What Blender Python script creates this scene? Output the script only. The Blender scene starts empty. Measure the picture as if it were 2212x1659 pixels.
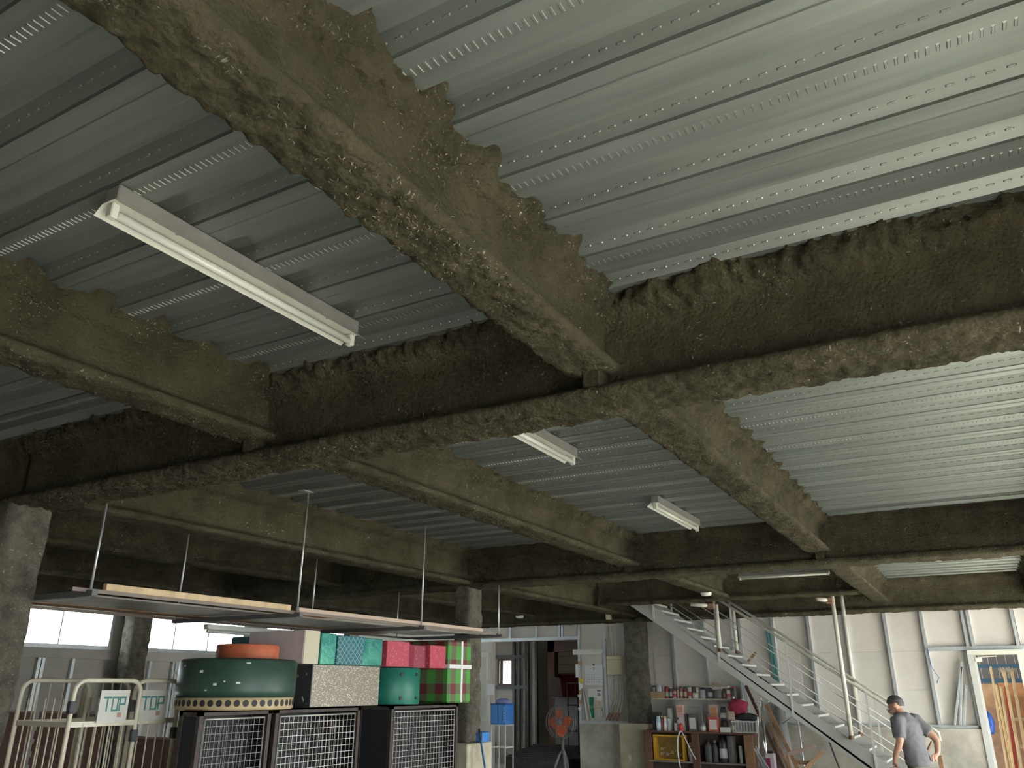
import bpy, math, random
import numpy as np
from mathutils import Vector, Matrix

random.seed(7)
scene = bpy.context.scene
C = scene.collection

# ------------------------------------------------------------------ camera
H = 1.68                      # eye height
F = 1703.65                   # focal length in pixels of the 2212 px wide frame
YAW, PITCH, ROLL = math.radians(29.4956), math.radians(20.9772), math.radians(0.1011)
_f = Vector((-math.sin(YAW)*math.cos(PITCH), math.cos(YAW)*math.cos(PITCH), math.sin(PITCH)))
_r = Vector((math.cos(YAW), math.sin(YAW), 0))
_u = _r.cross(_f)
_r2 = _r*math.cos(ROLL) + _u*math.sin(ROLL)
_u2 = -_r*math.sin(ROLL) + _u*math.cos(ROLL)
cam_data = bpy.data.cameras.new('camera')
cam_data.sensor_width = 36.0
cam_data.lens = 36.0*F/2212.0
cam_data.clip_end = 300
cam = bpy.data.objects.new('camera', cam_data)
C.objects.link(cam)
m = Matrix((( _r2.x, _u2.x, -_f.x, 0), (_r2.y, _u2.y, -_f.y, 0), (_r2.z, _u2.z, -_f.z, H), (0, 0, 0, 1)))
cam.matrix_world = m
scene.camera = cam

# ------------------------------------------------------------------ sky, sun, exposure
world = bpy.data.worlds.new('overcast_sky'); scene.world = world
world.use_nodes = True
bg = world.node_tree.nodes['Background']
bg.inputs[0].default_value = (0.90, 0.97, 1.0, 1)
bg.inputs[1].default_value = 4.8
sun_d = bpy.data.lights.new('sun', 'SUN'); sun_d.energy = 15.0; sun_d.angle = math.radians(3)
sun_d.color = (1.0, 0.95, 0.84)
sun = bpy.data.objects.new('sun', sun_d); C.objects.link(sun)
sun.rotation_euler = (math.radians(-8), math.radians(58), 0)
sun.location = (20, 0, 20)
scene.view_settings.view_transform = 'Standard'
scene.view_settings.look = 'None'
scene.view_settings.gamma = 1
scene.view_settings.use_curve_mapping = False
scene.view_settings.exposure = 1.55
scene.cycles.use_denoising = True
scene.cycles.max_bounces = 7
scene.cycles.diffuse_bounces = 4
scene.cycles.glossy_bounces = 3
scene.cycles.transparent_max_bounces = 8
scene.cycles.adaptive_threshold = 0.03
scene.cycles.sample_clamp_indirect = 8.0

# ------------------------------------------------------------------ helpers
def at(px, py, X=None, Y=None, Z=None):
    """the real point on a plane of the building that a sight line meets"""
    d = _r2*((px-1106)/F) + _u2*(-(py-829.5)/F) + _f
    if Y is not None: t = Y/d.y
    elif X is not None: t = X/d.x
    else: t = (Z-H)/d.z
    return Vector((d.x*t, d.y*t, H+d.z*t))

def chain_loc(o):
    v = Vector((0, 0, 0))
    while o is not None:
        v += o.location; o = o.parent
    return v

MATS = {}
def mat(name, col, rough=0.6, metal=0.0, var=0.0, vscale=8.0, bump=0.0, bscale=60.0, col2=None, dirt=None, spec=0.5, emit=0.0, alpha=1.0, trans=0.0, stretch=None):
    if name in MATS: return MATS[name]
    M_ = bpy.data.materials.new(name); M_.use_nodes = True
    nt = M_.node_tree; N = nt.nodes; L = nt.links
    b = N['Principled BSDF']
    b.inputs['Base Color'].default_value = (*col, 1)
    b.inputs['Roughness'].default_value = rough
    b.inputs['Metallic'].default_value = metal
    b.inputs['Specular IOR Level'].default_value = spec
    b.inputs['Transmission Weight'].default_value = trans
    if emit:
        b.inputs['Emission Color'].default_value = (*col, 1); b.inputs['Emission Strength'].default_value = emit
    if var > 0 or col2 or bump:
        tc = N.new('ShaderNodeTexCoord')
        src = tc.outputs['Object']
        if stretch:
            mp = N.new('ShaderNodeMapping'); mp.inputs['Scale'].default_value = stretch
            L.new(src, mp.inputs[0]); src = mp.outputs[0]
    if var > 0 or col2:
        n = N.new('ShaderNodeTexNoise'); n.inputs['Scale'].default_value = vscale; n.inputs['Detail'].default_value = 6
        n.inputs['Roughness'].default_value = 0.65
        L.new(src, n.inputs['Vector'])
        r = N.new('ShaderNodeValToRGB')
        c2 = col2 if col2 else tuple(min(1, c*(1+var)) for c in col)
        c1 = col if col2 else tuple(c*(1-var) for c in col)
        r.color_ramp.elements[0].position = 0.36; r.color_ramp.elements[0].color = (*c1, 1)
        r.color_ramp.elements[1].position = 0.64; r.color_ramp.elements[1].color = (*c2, 1)
        L.new(n.outputs['Fac'], r.inputs[0]); L.new(r.outputs[0], b.inputs['Base Color'])
    if bump:
        n2 = N.new('ShaderNodeTexNoise'); n2.inputs['Scale'].default_value = bscale; n2.inputs['Detail'].default_value = 5
        L.new(src, n2.inputs['Vector'])
        bp = N.new('ShaderNodeBump'); bp.inputs['Strength'].default_value = bump; bp.inputs['Distance'].default_value = 0.01
        L.new(n2.outputs['Fac'], bp.inputs['Height']); L.new(bp.outputs[0], b.inputs['Normal'])
    MATS[name] = M_
    return M_

class MB:
    """collects shapes in world coordinates; build() links them as one mesh object"""
    def __init__(s): s.v = []; s.f = []; s.m = []; s.cur = 0; s.sm = []; s.smooth = False
    def _add(s, vs, fs):
        o = len(s.v); s.v.extend([tuple(x) for x in vs])
        for f in fs: s.f.append(tuple(i+o for i in f)); s.m.append(s.cur); s.sm.append(s.smooth)
        return s
    def box(s, x0, x1, y0, y1, z0, z1, c=0.0):
        return s.obox(Vector(((x0+x1)/2, (y0+y1)/2, (z0+z1)/2)), ((1,0,0),(0,1,0),(0,0,1)), (abs(x1-x0)/2, abs(y1-y0)/2, abs(z1-z0)/2), c)
    def obox(s, cen, ax, h, c=0.0):
        cen = Vector(cen); ax = [Vector(a) for a in ax]
        P = lambda a, b, d: cen + ax[0]*a + ax[1]*b + ax[2]*d
        if c <= 0 or min(h) < c*1.6:
            vs = [P(i*h[0], j*h[1], k*h[2]) for i in (-1,1) for j in (-1,1) for k in (-1,1)]
            return s._add(vs, [(0,1,3,2),(4,6,7,5),(0,4,5,1),(2,3,7,6),(0,2,6,4),(1,5,7,3)])
        vs = []; idx = {}
        for i in (-1,1):
            for j in (-1,1):
                for k in (-1,1):
                    for a in range(3):
                        w = [i*(h[0]-c), j*(h[1]-c), k*(h[2]-c)]
                        w[a] = (i,j,k)[a]*h[a]
                        idx[(i,j,k,a)] = len(vs); vs.append(P(*w))
        fs = []
        for sg in (-1,1):
            q = [(-1,-1),(1,-1),(1,1),(-1,1)]
            fx = [idx[(sg,a,b,0)] for a,b in q]; fy = [idx[(a,sg,b,1)] for a,b in q]; fz = [idx[(a,b,sg,2)] for a,b in q]
            fs += [tuple(fx) if sg>0 else tuple(fx[::-1]), tuple(fy[::-1]) if sg>0 else tuple(fy), tuple(fz) if sg>0 else tuple(fz[::-1])]
        for a in (-1,1):
            for b in (-1,1):
                fs.append((idx[(-1,a,b,1)],idx[(1,a,b,1)],idx[(1,a,b,2)],idx[(-1,a,b,2)]))
                fs.append((idx[(a,-1,b,0)],idx[(a,1,b,0)],idx[(a,1,b,2)],idx[(a,-1,b,2)]))
                fs.append((idx[(a,b,-1,0)],idx[(a,b,1,0)],idx[(a,b,1,1)],idx[(a,b,-1,1)]))
        for i in (-1,1):
            for j in (-1,1):
                for k in (-1,1): fs.append((idx[(i,j,k,0)],idx[(i,j,k,1)],idx[(i,j,k,2)]))
        return s._add(vs, fs)
    def bar(s, p0, p1, w, h, up=(0,0,1), c=0.0):
        p0 = Vector(p0); p1 = Vector(p1); d = p1-p0; L = d.length; d = d/L
        up = Vector(up)
        if abs(d.dot(up)) > 0.98: up = Vector((1,0,0))
        a = d.cross(up).normalized(); b = a.cross(d).normalized()
        return s.obox((p0+p1)/2, (d, a, b), (L/2, w/2, h/2), c)
    def tube(s, p0, p1, r, n=8, r1=None, cap=True):
        return s.path([p0, p1], r, n, r1=r1, cap=cap)
    def path(s, pts, r, n=8, r1=None, cap=True, closed=False):
        pts = [Vector(p) for p in pts]; k = len(pts)
        vs = []; prev = None
        for i, p in enumerate(pts):
            if closed: t = (pts[(i+1) % k]-pts[i-1]).normalized()
            elif i == 0: t = (pts[1]-p).normalized()
            elif i == k-1: t = (p-pts[i-1]).normalized()
            else:
                t = ((pts[i+1]-p).normalized()+(p-pts[i-1]).normalized()).normalized()
            if prev is None:
                a = t.cross(Vector((0,0,1)))
                if a.length < 0.05: a = t.cross(Vector((1,0,0)))
                a.normalize()
            else:
                a = (prev - t*prev.dot(t)).normalized()
            prev = a; b = t.cross(a)
            rr = r if r1 is None else r+(r1-r)*i/(k-1)
            for j in range(n):
                an = 2*math.pi*j/n
                vs.append(p + a*(math.cos(an)*rr) + b*(math.sin(an)*rr))
        fs = []
        for i in range(k if closed else k-1):
            i2 = (i+1) % k
            for j in range(n):
                fs.append((i*n+j, i*n+(j+1)%n, i2*n+(j+1)%n, i2*n+j))
        sm = s.smooth; s.smooth = True
        if cap and not closed:
            s._add(vs, fs); s.smooth = False
            o = len(s.v)-len(vs)
            s.f.append(tuple(o+j for j in range(n))[::-1]); s.m.append(s.cur); s.sm.append(False)
            s.f.append(tuple(o+(k-1)*n+j for j in range(n))); s.m.append(s.cur); s.sm.append(False)
        else: s._add(vs, fs)
        s.smooth = sm
        return s
    def lathe(s, prof, cen=(0,0,0), n=20, axis='Z', cap=True, arc=None):
        cen = Vector(cen); vs = []; fs = []
        for r, h in prof:
            for j in range(n):
                an = 2*math.pi*j/n
                x, y = r*math.cos(an), r*math.sin(an)
                q = (x, y, h) if axis == 'Z' else ((x, h, y) if axis == 'Y' else (h, x, y))
                vs.append(cen+Vector(q))
        for i in range(len(prof)-1):
            for j in range(n): fs.append((i*n+j, i*n+(j+1)%n, (i+1)*n+(j+1)%n, (i+1)*n+j))
        sm = s.smooth; s.smooth = True; s._add(vs, fs); s.smooth = False
        o = len(s.v)-len(vs)
        if cap:
            for k in (0, len(prof)-1):
                s.f.append(tuple(o+k*n+j for j in range(n))); s.m.append(s.cur); s.sm.append(False)
        s.smooth = sm
        return s
    def prism(s, poly, z0, z1, fn=None):
        """poly in 2D extruded; fn maps (u,v,w) to a point"""
        fn = fn or (lambda u, v, w: (u, v, w))
        n = len(poly)
        vs = [fn(u, v, z0) for u, v in poly] + [fn(u, v, z1) for u, v in poly]
        fs = [tuple(range(n))[::-1], tuple(range(n, 2*n))] + [(i, (i+1)%n, n+(i+1)%n, n+i) for i in range(n)]
        return s._add(vs, fs)
    def quad(s, a, b, c, d): return s._add([a, b, c, d], [(0,1,2,3)])
    def build(s, name, material, parent=None, origin=None, bevel=0):
        off = chain_loc(parent) if parent is not None else Vector(origin or (0,0,0))
        me = bpy.data.meshes.new(name)
        me.from_pydata([(x-off.x, y-off.y, z-off.z) for x, y, z in s.v], [], s.f)
        ms = material if isinstance(material, (list, tuple)) else [material]
        for q in ms: me.materials.append(q)
        if len(ms) > 1: me.polygons.foreach_set('material_index', s.m)
        if any(s.sm): me.polygons.foreach_set('use_smooth', s.sm)
        me.validate(); me.update()
        o = bpy.data.objects.new(name, me); C.objects.link(o)
        if parent is not None: o.parent = parent
        else: o.location = off
        if bevel:
            b = o.modifiers.new('bevel', 'BEVEL'); b.width = bevel; b.segments = 2; b.limit_method = 'ANGLE'
        return o

def tag(o, label=None, cat=None, group=None, kind=None):
    if label: o['label'] = label
    if cat: o['category'] = cat
    if group: o['group'] = group
    if kind: o['kind'] = kind
    return o
def thing(name, label, cat, loc=(0,0,0), group=None):
    o = bpy.data.objects.new(name, None); C.objects.link(o); o.location = loc
    o.empty_display_size = 0.1
    return tag(o, label, cat, group)
def dup(root, loc=None, rotz=None, label=None, parent=None):
    r = root.copy(); C.objects.link(r)
    if parent is not None: r.parent = parent
    if loc is not None: r.location = loc
    if rotz is not None: r.rotation_euler = (0, 0, rotz)
    if label: r['label'] = label
    for ch in root.children: dup(ch, parent=r)
    return r

# lattice noise for lumpy sprayed surfaces
_rng = np.random.RandomState(3)
_T = _rng.rand(64, 64, 64).astype(np.float32)
def vnoise(p):
    i = np.floor(p).astype(int); f = p-i; f = f*f*(3-2*f); i &= 63; j = (i+1) & 63
    x0, y0, z0 = i.T; x1, y1, z1 = j.T; fx, fy, fz = f.T
    def g(a, b, c): return _T[a, b, c]
    c00 = g(x0,y0,z0)*(1-fx)+g(x1,y0,z0)*fx; c10 = g(x0,y1,z0)*(1-fx)+g(x1,y1,z0)*fx
    c01 = g(x0,y0,z1)*(1-fx)+g(x1,y0,z1)*fx; c11 = g(x0,y1,z1)*(1-fx)+g(x1,y1,z1)*fx
    return (c00*(1-fy)+c10*fy)*(1-fz)+(c01*(1-fy)+c11*fy)*fz - 0.5
def fbm(p, sc, oc=4, g=0.55):
    a = 1.0; t = np.zeros(len(p)); q = p*sc
    for k in range(oc):
        t += a*vnoise(q + 17.3*k); q = q*2.03; a *= g
    return t
# ------------------------------------------------------------------ materials
def coating_mat(name, ca, cb, fl=0.50, big=3.0):
    M_ = bpy.data.materials.new(name); M_.use_nodes = True
    nt = M_.node_tree; N = nt.nodes; L = nt.links; b = N['Principled BSDF']
    b.inputs['Roughness'].default_value = 1.0; b.inputs['Specular IOR Level'].default_value = 0.1
    tc = N.new('ShaderNodeTexCoord')
    n1 = N.new('ShaderNodeTexNoise'); n1.inputs['Scale'].default_value = big; n1.inputs['Detail'].default_value = 8; n1.inputs['Roughness'].default_value = 0.7
    L.new(tc.outputs['Object'], n1.inputs['Vector'])
    r1 = N.new('ShaderNodeValToRGB')
    r1.color_ramp.elements[0].position = 0.3; r1.color_ramp.elements[0].color = (*ca, 1)
    r1.color_ramp.elements[1].position = 0.72; r1.color_ramp.elements[1].color = (*cb, 1)
    L.new(n1.outputs['Fac'], r1.inputs[0])
    # pale loose fibres: short streaks in several directions
    flecks = None
    for k, (sx, sy, sz) in enumerate(((1, 5, 3), (5, 1.2, 3), (2.5, 4, 1))):
        mp = N.new('ShaderNodeMapping'); mp.inputs['Scale'].default_value = (sx*26, sy*26, sz*26); mp.inputs['Rotation'].default_value = (0.5*k, 0.7*k, 0.9*k)
        L.new(tc.outputs['Object'], mp.inputs[0])
        nn = N.new('ShaderNodeTexNoise'); nn.inputs['Scale'].default_value = 1.0; nn.inputs['Detail'].default_value = 1.0
        L.new(mp.outputs[0], nn.inputs['Vector'])
        mr = N.new('ShaderNodeMapRange'); mr.inputs[1].default_value = 0.70; mr.inputs[2].default_value = 0.78
        L.new(nn.outputs['Fac'], mr.inputs[0])
        if flecks is None: flecks = mr.outputs[0]
        else:
            mx = N.new('ShaderNodeMath'); mx.operation = 'MAXIMUM'; L.new(flecks, mx.inputs[0]); L.new(mr.outputs[0], mx.inputs[1]); flecks = mx.outputs[0]
    pn = N.new('ShaderNodeTexNoise'); pn.inputs['Scale'].default_value = 5.0; pn.inputs['Detail'].default_value = 3
    L.new(tc.outputs['Object'], pn.inputs['Vector'])
    pr = N.new('ShaderNodeMapRange'); pr.inputs[1].default_value = fl; pr.inputs[2].default_value = fl+.2
    L.new(pn.outputs['Fac'], pr.inputs[0])
    fm = N.new('ShaderNodeMath'); fm.operation = 'MULTIPLY'; L.new(flecks, fm.inputs[0]); L.new(pr.outputs[0], fm.inputs[1])
    mix = N.new('ShaderNodeMix'); mix.data_type = 'RGBA'
    L.new(fm.outputs[0], mix.inputs[0]); L.new(r1.outputs[0], mix.inputs[6]); mix.inputs[7].default_value = (0.62, 0.58, 0.46, 1)
    L.new(mix.outputs[2], b.inputs['Base Color'])
    n2 = N.new('ShaderNodeTexNoise'); n2.inputs['Scale'].default_value = 95; n2.inputs['Detail'].default_value = 6; n2.inputs['Roughness'].default_value = 0.75
    L.new(tc.outputs['Object'], n2.inputs['Vector'])
    vo = N.new('ShaderNodeTexVoronoi'); vo.inputs['Scale'].default_value = 62
    L.new(tc.outputs['Object'], vo.inputs['Vector'])
    hs = N.new('ShaderNodeMath'); hs.operation = 'MULTIPLY_ADD'; hs.inputs[1].default_value = -0.8
    L.new(vo.outputs['Distance'], hs.inputs[0]); L.new(n2.outputs['Fac'], hs.inputs[2])
    bp = N.new('ShaderNodeBump'); bp.inputs['Strength'].default_value = 1.0; bp.inputs['Distance'].default_value = 0.016
    L.new(hs.outputs[0], bp.inputs['Height']); L.new(bp.outputs[0], b.inputs['Normal'])
    return M_
COAT = coating_mat('sprayed_rockwool', (.056, .050, .032), (.138, .123, .076))
COAT2 = coating_mat('sprayed_rockwool_grey', (.075, .068, .054), (.26, .24, .19), .40, 7.0)

def deck_mat():
    M_ = bpy.data.materials.new('galvanised_deck'); M_.use_nodes = True
    nt = M_.node_tree; N = nt.nodes; L = nt.links; b = N['Principled BSDF']
    b.inputs['Metallic'].default_value = 0.75
    tc = N.new('ShaderNodeTexCoord')
    mp = N.new('ShaderNodeMapping'); mp.inputs['Scale'].default_value = (0.6, 9, 9); L.new(tc.outputs['Object'], mp.inputs[0])
    n = N.new('ShaderNodeTexNoise'); n.inputs['Scale'].default_value = 2.0; n.inputs['Detail'].default_value = 6
    L.new(mp.outputs[0], n.inputs['Vector'])
    r = N.new('ShaderNodeValToRGB')
    r.color_ramp.elements[0].position = 0.3; r.color_ramp.elements[0].color = (0.245, 0.27, 0.242, 1)
    r.color_ramp.elements[1].position = 0.7; r.color_ramp.elements[1].color = (0.335, 0.362, 0.328, 1)
    L.new(n.outputs['Fac'], r.inputs[0]); L.new(r.outputs[0], b.inputs['Base Color'])
    n2 = N.new('ShaderNodeTexNoise'); n2.inputs['Scale'].default_value = 3.5; n2.inputs['Detail'].default_value = 4
    L.new(tc.outputs['Object'], n2.inputs['Vector'])
    mr = N.new('ShaderNodeMapRange'); mr.inputs[3].default_value = 0.40; mr.inputs[4].default_value = 0.54
    L.new(n2.outputs['Fac'], mr.inputs[0]); L.new(mr.outputs[0], b.inputs['Roughness'])
    return M_
DECK = deck_mat()
CONC = mat('concrete', (0.50, 0.465, 0.39), 0.85, var=0.22, vscale=2.5, bump=0.25, bscale=40)
FLOORM = mat('floor_concrete', (0.52, 0.51, 0.48), 0.6, var=0.2, vscale=0.8, bump=0.1, bscale=30)
GROUND = mat('yard_concrete', (0.36, 0.355, 0.33), 0.9, var=0.15, vscale=0.5)
BOARD = mat('gypsum_board', (0.68, 0.635, 0.58), 0.8, var=0.07, vscale=1.2)
BOARD2 = mat('gypsum_board_dusty', (0.50, 0.47, 0.42), 0.85, var=0.1, vscale=1.5)
STUD = mat('galvanised_stud', (0.62, 0.66, 0.67), 0.42, metal=0.7, var=0.08, vscale=12)
DARKSTUD = mat('stud_dark', (0.13, 0.13, 0.13), 0.6, metal=0.2, var=0.2)  # dark grey studs for the room behind the passage
WHITE = mat('white_enamel', (0.72, 0.72, 0.63), 0.35, var=0.03)
TUBE = mat('tube_glass', (0.68, 0.69, 0.62), 0.25)
GREYM = mat('grey_paint', (0.45, 0.455, 0.42), 0.5, var=0.05, vscale=3)
GREYL = mat('grey_paint_light', (0.56, 0.565, 0.53), 0.5, var=0.05, vscale=3)
CREAM = mat('cream_paint', (0.66, 0.61, 0.48), 0.4, var=0.08, vscale=10)
PIPE = mat('pipe_cream', (0.66, 0.64, 0.55), 0.4, var=0.12, vscale=14)
RUST = mat('rust_brown', (0.25, 0.15, 0.10), 0.8, var=0.3, vscale=20)
BLACK = mat('black_plastic', (0.025, 0.025, 0.028), 0.5)
DARK = mat('dark_brown_frame', (0.055, 0.04, 0.036), 0.6, var=0.2, vscale=10)
DARKP = mat('dark_panel', (0.02, 0.022, 0.028), 0.6)
MESHM = mat('wire_zinc', (0.55, 0.53, 0.50), 0.45, metal=0.5)
CHROME = mat('chrome', (0.75, 0.75, 0.76), 0.15, metal=1.0)
WOODD = mat('wood_dark', (0.15, 0.075, 0.048), 0.6, var=0.3, vscale=6, stretch=(1, 1, 0.15))
WOODM = mat('wood_mid', (0.33, 0.19, 0.10), 0.6, var=0.25, vscale=8, stretch=(0.2, 0.2, 1))
WOODL = mat('wood_pale', (0.62, 0.46, 0.27), 0.65, var=0.18, vscale=8, stretch=(1, 1, 0.15))
PLY = mat('plywood', (0.52, 0.33, 0.20), 0.65, var=0.2, vscale=4)
BLUE = mat('blue_plastic', (0.05, 0.22, 0.62), 0.4, var=0.08)
RED = mat('red_plastic', (0.62, 0.03, 0.03), 0.4)
PAPER = mat('paper_white', (0.80, 0.80, 0.80), 0.8)
INK = mat('ink_dark', (0.10, 0.10, 0.11), 0.8)
GREENP = mat('poster_green', (0.03, 0.24, 0.14), 0.7)
BEIGE = mat('beige_plastic', (0.66, 0.58, 0.40), 0.5)
KRAFT = mat('kraft_card', (0.45, 0.31, 0.18), 0.8, var=0.06)
def glass_mat():
    M_ = bpy.data.materials.new('window_glass'); M_.use_nodes = True
    nt = M_.node_tree; N = nt.nodes; L = nt.links
    for n in list(N): N.remove(n)
    o = N.new('ShaderNodeOutputMaterial'); mx = N.new('ShaderNodeMixShader'); t = N.new('ShaderNodeBsdfTransparent'); g = N.new('ShaderNodeBsdfGlossy')
    t.inputs[0].default_value = (0.93, 0.95, 0.95, 1); g.inputs['Roughness'].default_value = 0.03
    mx.inputs[0].default_value = 0.06
    L.new(t.outputs[0], mx.inputs[1]); L.new(g.outputs[0], mx.inputs[2]); L.new(mx.outputs[0], o.inputs[0])
    return M_
GLASS = glass_mat()
# ------------------------------------------------------------------ building shell
D = H+1.56            # underside of the deck
XL, XR, YF, YB = -11.9, 4.75, -7.0, 14.1
g = MB().box(-45, 45, -45, 60, -0.12, -0.02).build('ground', GROUND); tag(g, 'pale concrete yard outside the building', None, None, 'structure')
fl = MB().box(XL-0.15, XR+0.15, YF-0.15, 19.2, -0.1, 0.0).build('floor', FLOORM); tag(fl, 'grey concrete workshop floor', None, None, 'structure')

# ceiling: concrete slab carried by ribbed steel deck panels, open over the stair
sx0, sx1, sy0, sy1 = -5.12, -1.32, 12.12, 13.62
ce = MB()
for b in ((XL-.15, XR+.15, YF-.15, sy0), (XL-.15, XR+.15, sy1, YB+.15), (XL-.15, sx0, sy0, sy1), (sx1, XR+.15, sy0, sy1)):
    ce.box(b[0], b[1], b[2], b[3], D+0.052, D+0.2)
ceiling = ce.build('ceiling', CONC); tag(ceiling, 'ribbed galvanised deck ceiling', None, None, 'structure')
PROF = [(0,0),(.135,0),(.172,.05),(.25,.05),(.286,.001),(.2865,.013),(.298,.013),(.30,0),
        (.361,0),(.363,-.005),(.372,-.005),(.374,0),(.435,0),(.472,.05),(.55,.05),(.586,.001),(.5865,.013),(.598,.013),(.60,0)]
def deck_panel_mesh(spans, emboss):
    vs = []; fs = []
    for x0, x1 in spans:
        o = len(vs); n = len(PROF)
        for y, z in PROF: vs.append((x0, y, z))
        for y, z in PROF: vs.append((x1, y, z))
        for i in range(n-1): fs.append((o+i, o+n+i, o+n+i+1, o+i+1))
    def stud(c, ax, ay, nz, a, b, h):
        o = len(vs)
        for s in (1, 0.62):
            for i, j in ((-1,-1),(1,-1),(1,1),(-1,1)):
                p = [c[k]+ax[k]*a*i*(1 if s == 1 else max(0.55, 1-0.004/a))+ay[k]*b*j*s+nz[k]*(0 if s == 1 else h) for k in range(3)]
                vs.append(tuple(p))
        fs.append((o+4, o+5, o+6, o+7))
        for i in range(4): fs.append((o+i, o+(i+1)%4, o+4+(i+1)%4, o+4+i))
    if emboss:
        x = -5.2
        while x < 1.9:
            stud((x, .064, 0), (0,1,0), (1,0,0), (0,0,-1), .0165, .005, .0024)
            x += .025
        sl = Vector((0, .036, -.049)).normalized(); nn = Vector((0, -.049, -.036)).normalized()
        for y in (.268, .568):
            x = -5.2
            while x < 1.9:
                stud((x, y, .0255), (1,0,0), tuple(sl), tuple(nn), .0125, .0032, .0024)
                x += .05
    me = bpy.data.meshes.new('deck_panel'); me.from_pydata(vs, [], fs); me.materials.append(DECK)
    # faces look down
    me.validate(); me.update(); return me
pm = deck_panel_mesh([(XL, XR)], True)
pm_plain = deck_panel_mesh([(XL, XR)], False)
pm_hole = deck_panel_mesh([(XL, sx0), (sx1, XR)], False)
for k in range(-15, 21):
    me = pm if -5 <= k <= 12 else (pm_hole if k in (17, 18, 19) else pm_plain)
    o = bpy.data.objects.new('deck_panel', me); C.objects.link(o); o.parent = ceiling
    o.location = (0, 1.882+0.6*k, D)

# stairwell shaft above the opening
sw = MB()
for b in ((sx0-.1, sx0, sy0, sy1), (sx1, sx1+.1, sy0, sy1), (sx0-.1, sx1+.1, sy0-.1, sy0), (sx0-.1, sx1+.1, sy1, sy1+.1)):
    sw.box(*b, D+0.2, D+2.6)
sw.box(sx0-.1, sx1+.1, sy0-.1, sy1+.1, D+2.6, D+2.7)
tag(sw.build('wall_stairwell', BOARD2), 'bare board shaft above the stair', None, None, 'structure')

# ---- left wall with a band of windows under the beams
WZ0, WZ1 = H+0.575, H+1.06
wins = [(5.14, 8.17, 4), (8.72, 10.87, 3), (11.45, 13.65, 3)]
w = MB()
w.box(XL-.15, XL, YF, YB+.15, 0, WZ0-.06); w.box(XL-.15, XL, YF, YB+.15, WZ1+.05, D+.05)
ys = [YF]+[q for a, b, n in wins for q in (a-.05, b+.05)]+[YB+.15]
for i in range(0, len(ys), 2): w.box(XL-.15, XL, ys[i], ys[i+1], WZ0-.06, WZ1+.05)
wl = w.build('wall_left', BOARD2); tag(wl, 'left wall of dusty boards under a strip of windows', None, None, 'structure')
y = 2.2
while y < 13.9:
    MB().box(XL, XL+.012, y, y+.905, 0.02, WZ0-.1).build('wall_board', BOARD2, wl); y += .91
for y in (3.4, 4.3, 5.25, 6.15, 6.21, 7.1, 7.16, 7.62, 8.95, 9.4, 9.46, 10.3, 11.2, 12.1, 13.0):
    MB().box(XL+.012, XL+.07, y, y+.045, 0.02, WZ0-.12).build('stud', STUD, wl)
MB().box(XL, XL+.09, 2.2, 13.9, WZ0-.2, WZ0-.06).build('rail', BOARD2, wl)
for k, (a, b, n) in enumerate(wins):
    wo = bpy.data.objects.new('window_%d' % (k+1), None); C.objects.link(wo); wo.location = (XL, (a+b)/2, WZ0); tag(wo, 'bright window strip high in the left wall', None, None, 'structure')
    f_ = MB()
    f_.box(XL-.13, XL+.05, a-.05, b+.05, WZ1, WZ1+.05).box(XL-.13, XL+.06, a-.05, b+.05, WZ0-.06, WZ0).box(XL-.13, XL+.05, a-.05, a, WZ0, WZ1).box(XL-.13, XL+.05, b, b+.05, WZ0, WZ1)
    f_.build('window_frame', STUD, wo)
    for i in range(n):
        y0 = a+(b-a)*i/n; y1 = a+(b-a)*(i+1)/n
        if i: MB().box(XL-.08, XL-.04, y0-.012, y0+.012, WZ0, WZ1).build('mullion', STUD, wo)
        MB().box(XL-.064, XL-.058, y0+.012, y1-.012, WZ0, WZ1).build('pane', GLASS, wo)

# ---- right side: the same strip of windows, and a wide open bay towards the back
w = MB()
RY0, RY1 = 8.7, 13.4
w.box(XR, XR+.15, YF, YB+.15, WZ1+.05, D+.2); w.box(XR, XR+.15, 2.9, RY0, 0, WZ0-.16); w.box(XR, XR+.15, YF, -1.0, 0, WZ1+.05); w.box(XR, XR+.15, RY1, YB+.15, 0, WZ1+.05)
rwins = [(3.4, 7.9, 6)]
ys = [2.9]+[q for a, b, n in rwins for q in (a-.05, b+.05)]+[RY0]
for i in range(0, len(ys), 2): w.box(XR, XR+.15, ys[i], ys[i+1], WZ0-.16, WZ1+.05)
tag(w.build('wall_right', BOARD), 'right side wall with window strips and a wide open bay', None, None, 'structure')
for k, (a, b, n) in enumerate(rwins):
    wo = bpy.data.objects.new('window_%d' % (k+5), None); C.objects.link(wo); wo.location = (XR, (a+b)/2, WZ0); tag(wo, 'window strip high in the right wall', None, None, 'structure')
    f_ = MB()
    f_.box(XR-.03, XR+.12, a-.05, b+.05, WZ1, WZ1+.05).box(XR-.03, XR+.12, a-.05, b+.05, WZ0-.16, WZ0-.1).box(XR-.03, XR+.12, a-.05, a, WZ0-.1, WZ1).box(XR-.03, XR+.12, b, b+.05, WZ0-.1, WZ1)
    f_.build('window_frame', STUD, wo)
    for i in range(n):
        y0 = a+(b-a)*i/n; y1 = a+(b-a)*(i+1)/n
        if i: MB().box(XR+.04, XR+.08, y0-.012, y0+.012, WZ0-.1, WZ1).build('mullion', STUD, wo)
        MB().box(XR+.058, XR+.064, y0+.012, y1-.012, WZ0-.1, WZ1).build('pane', GLASS, wo)
w = MB(); w.box(XL-.15, XR+.15, YF-.15, YF, 0, D+.2)
tag(w.build('wall_front', BOARD), 'wall behind the viewpoint', None, None, 'structure')

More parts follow.
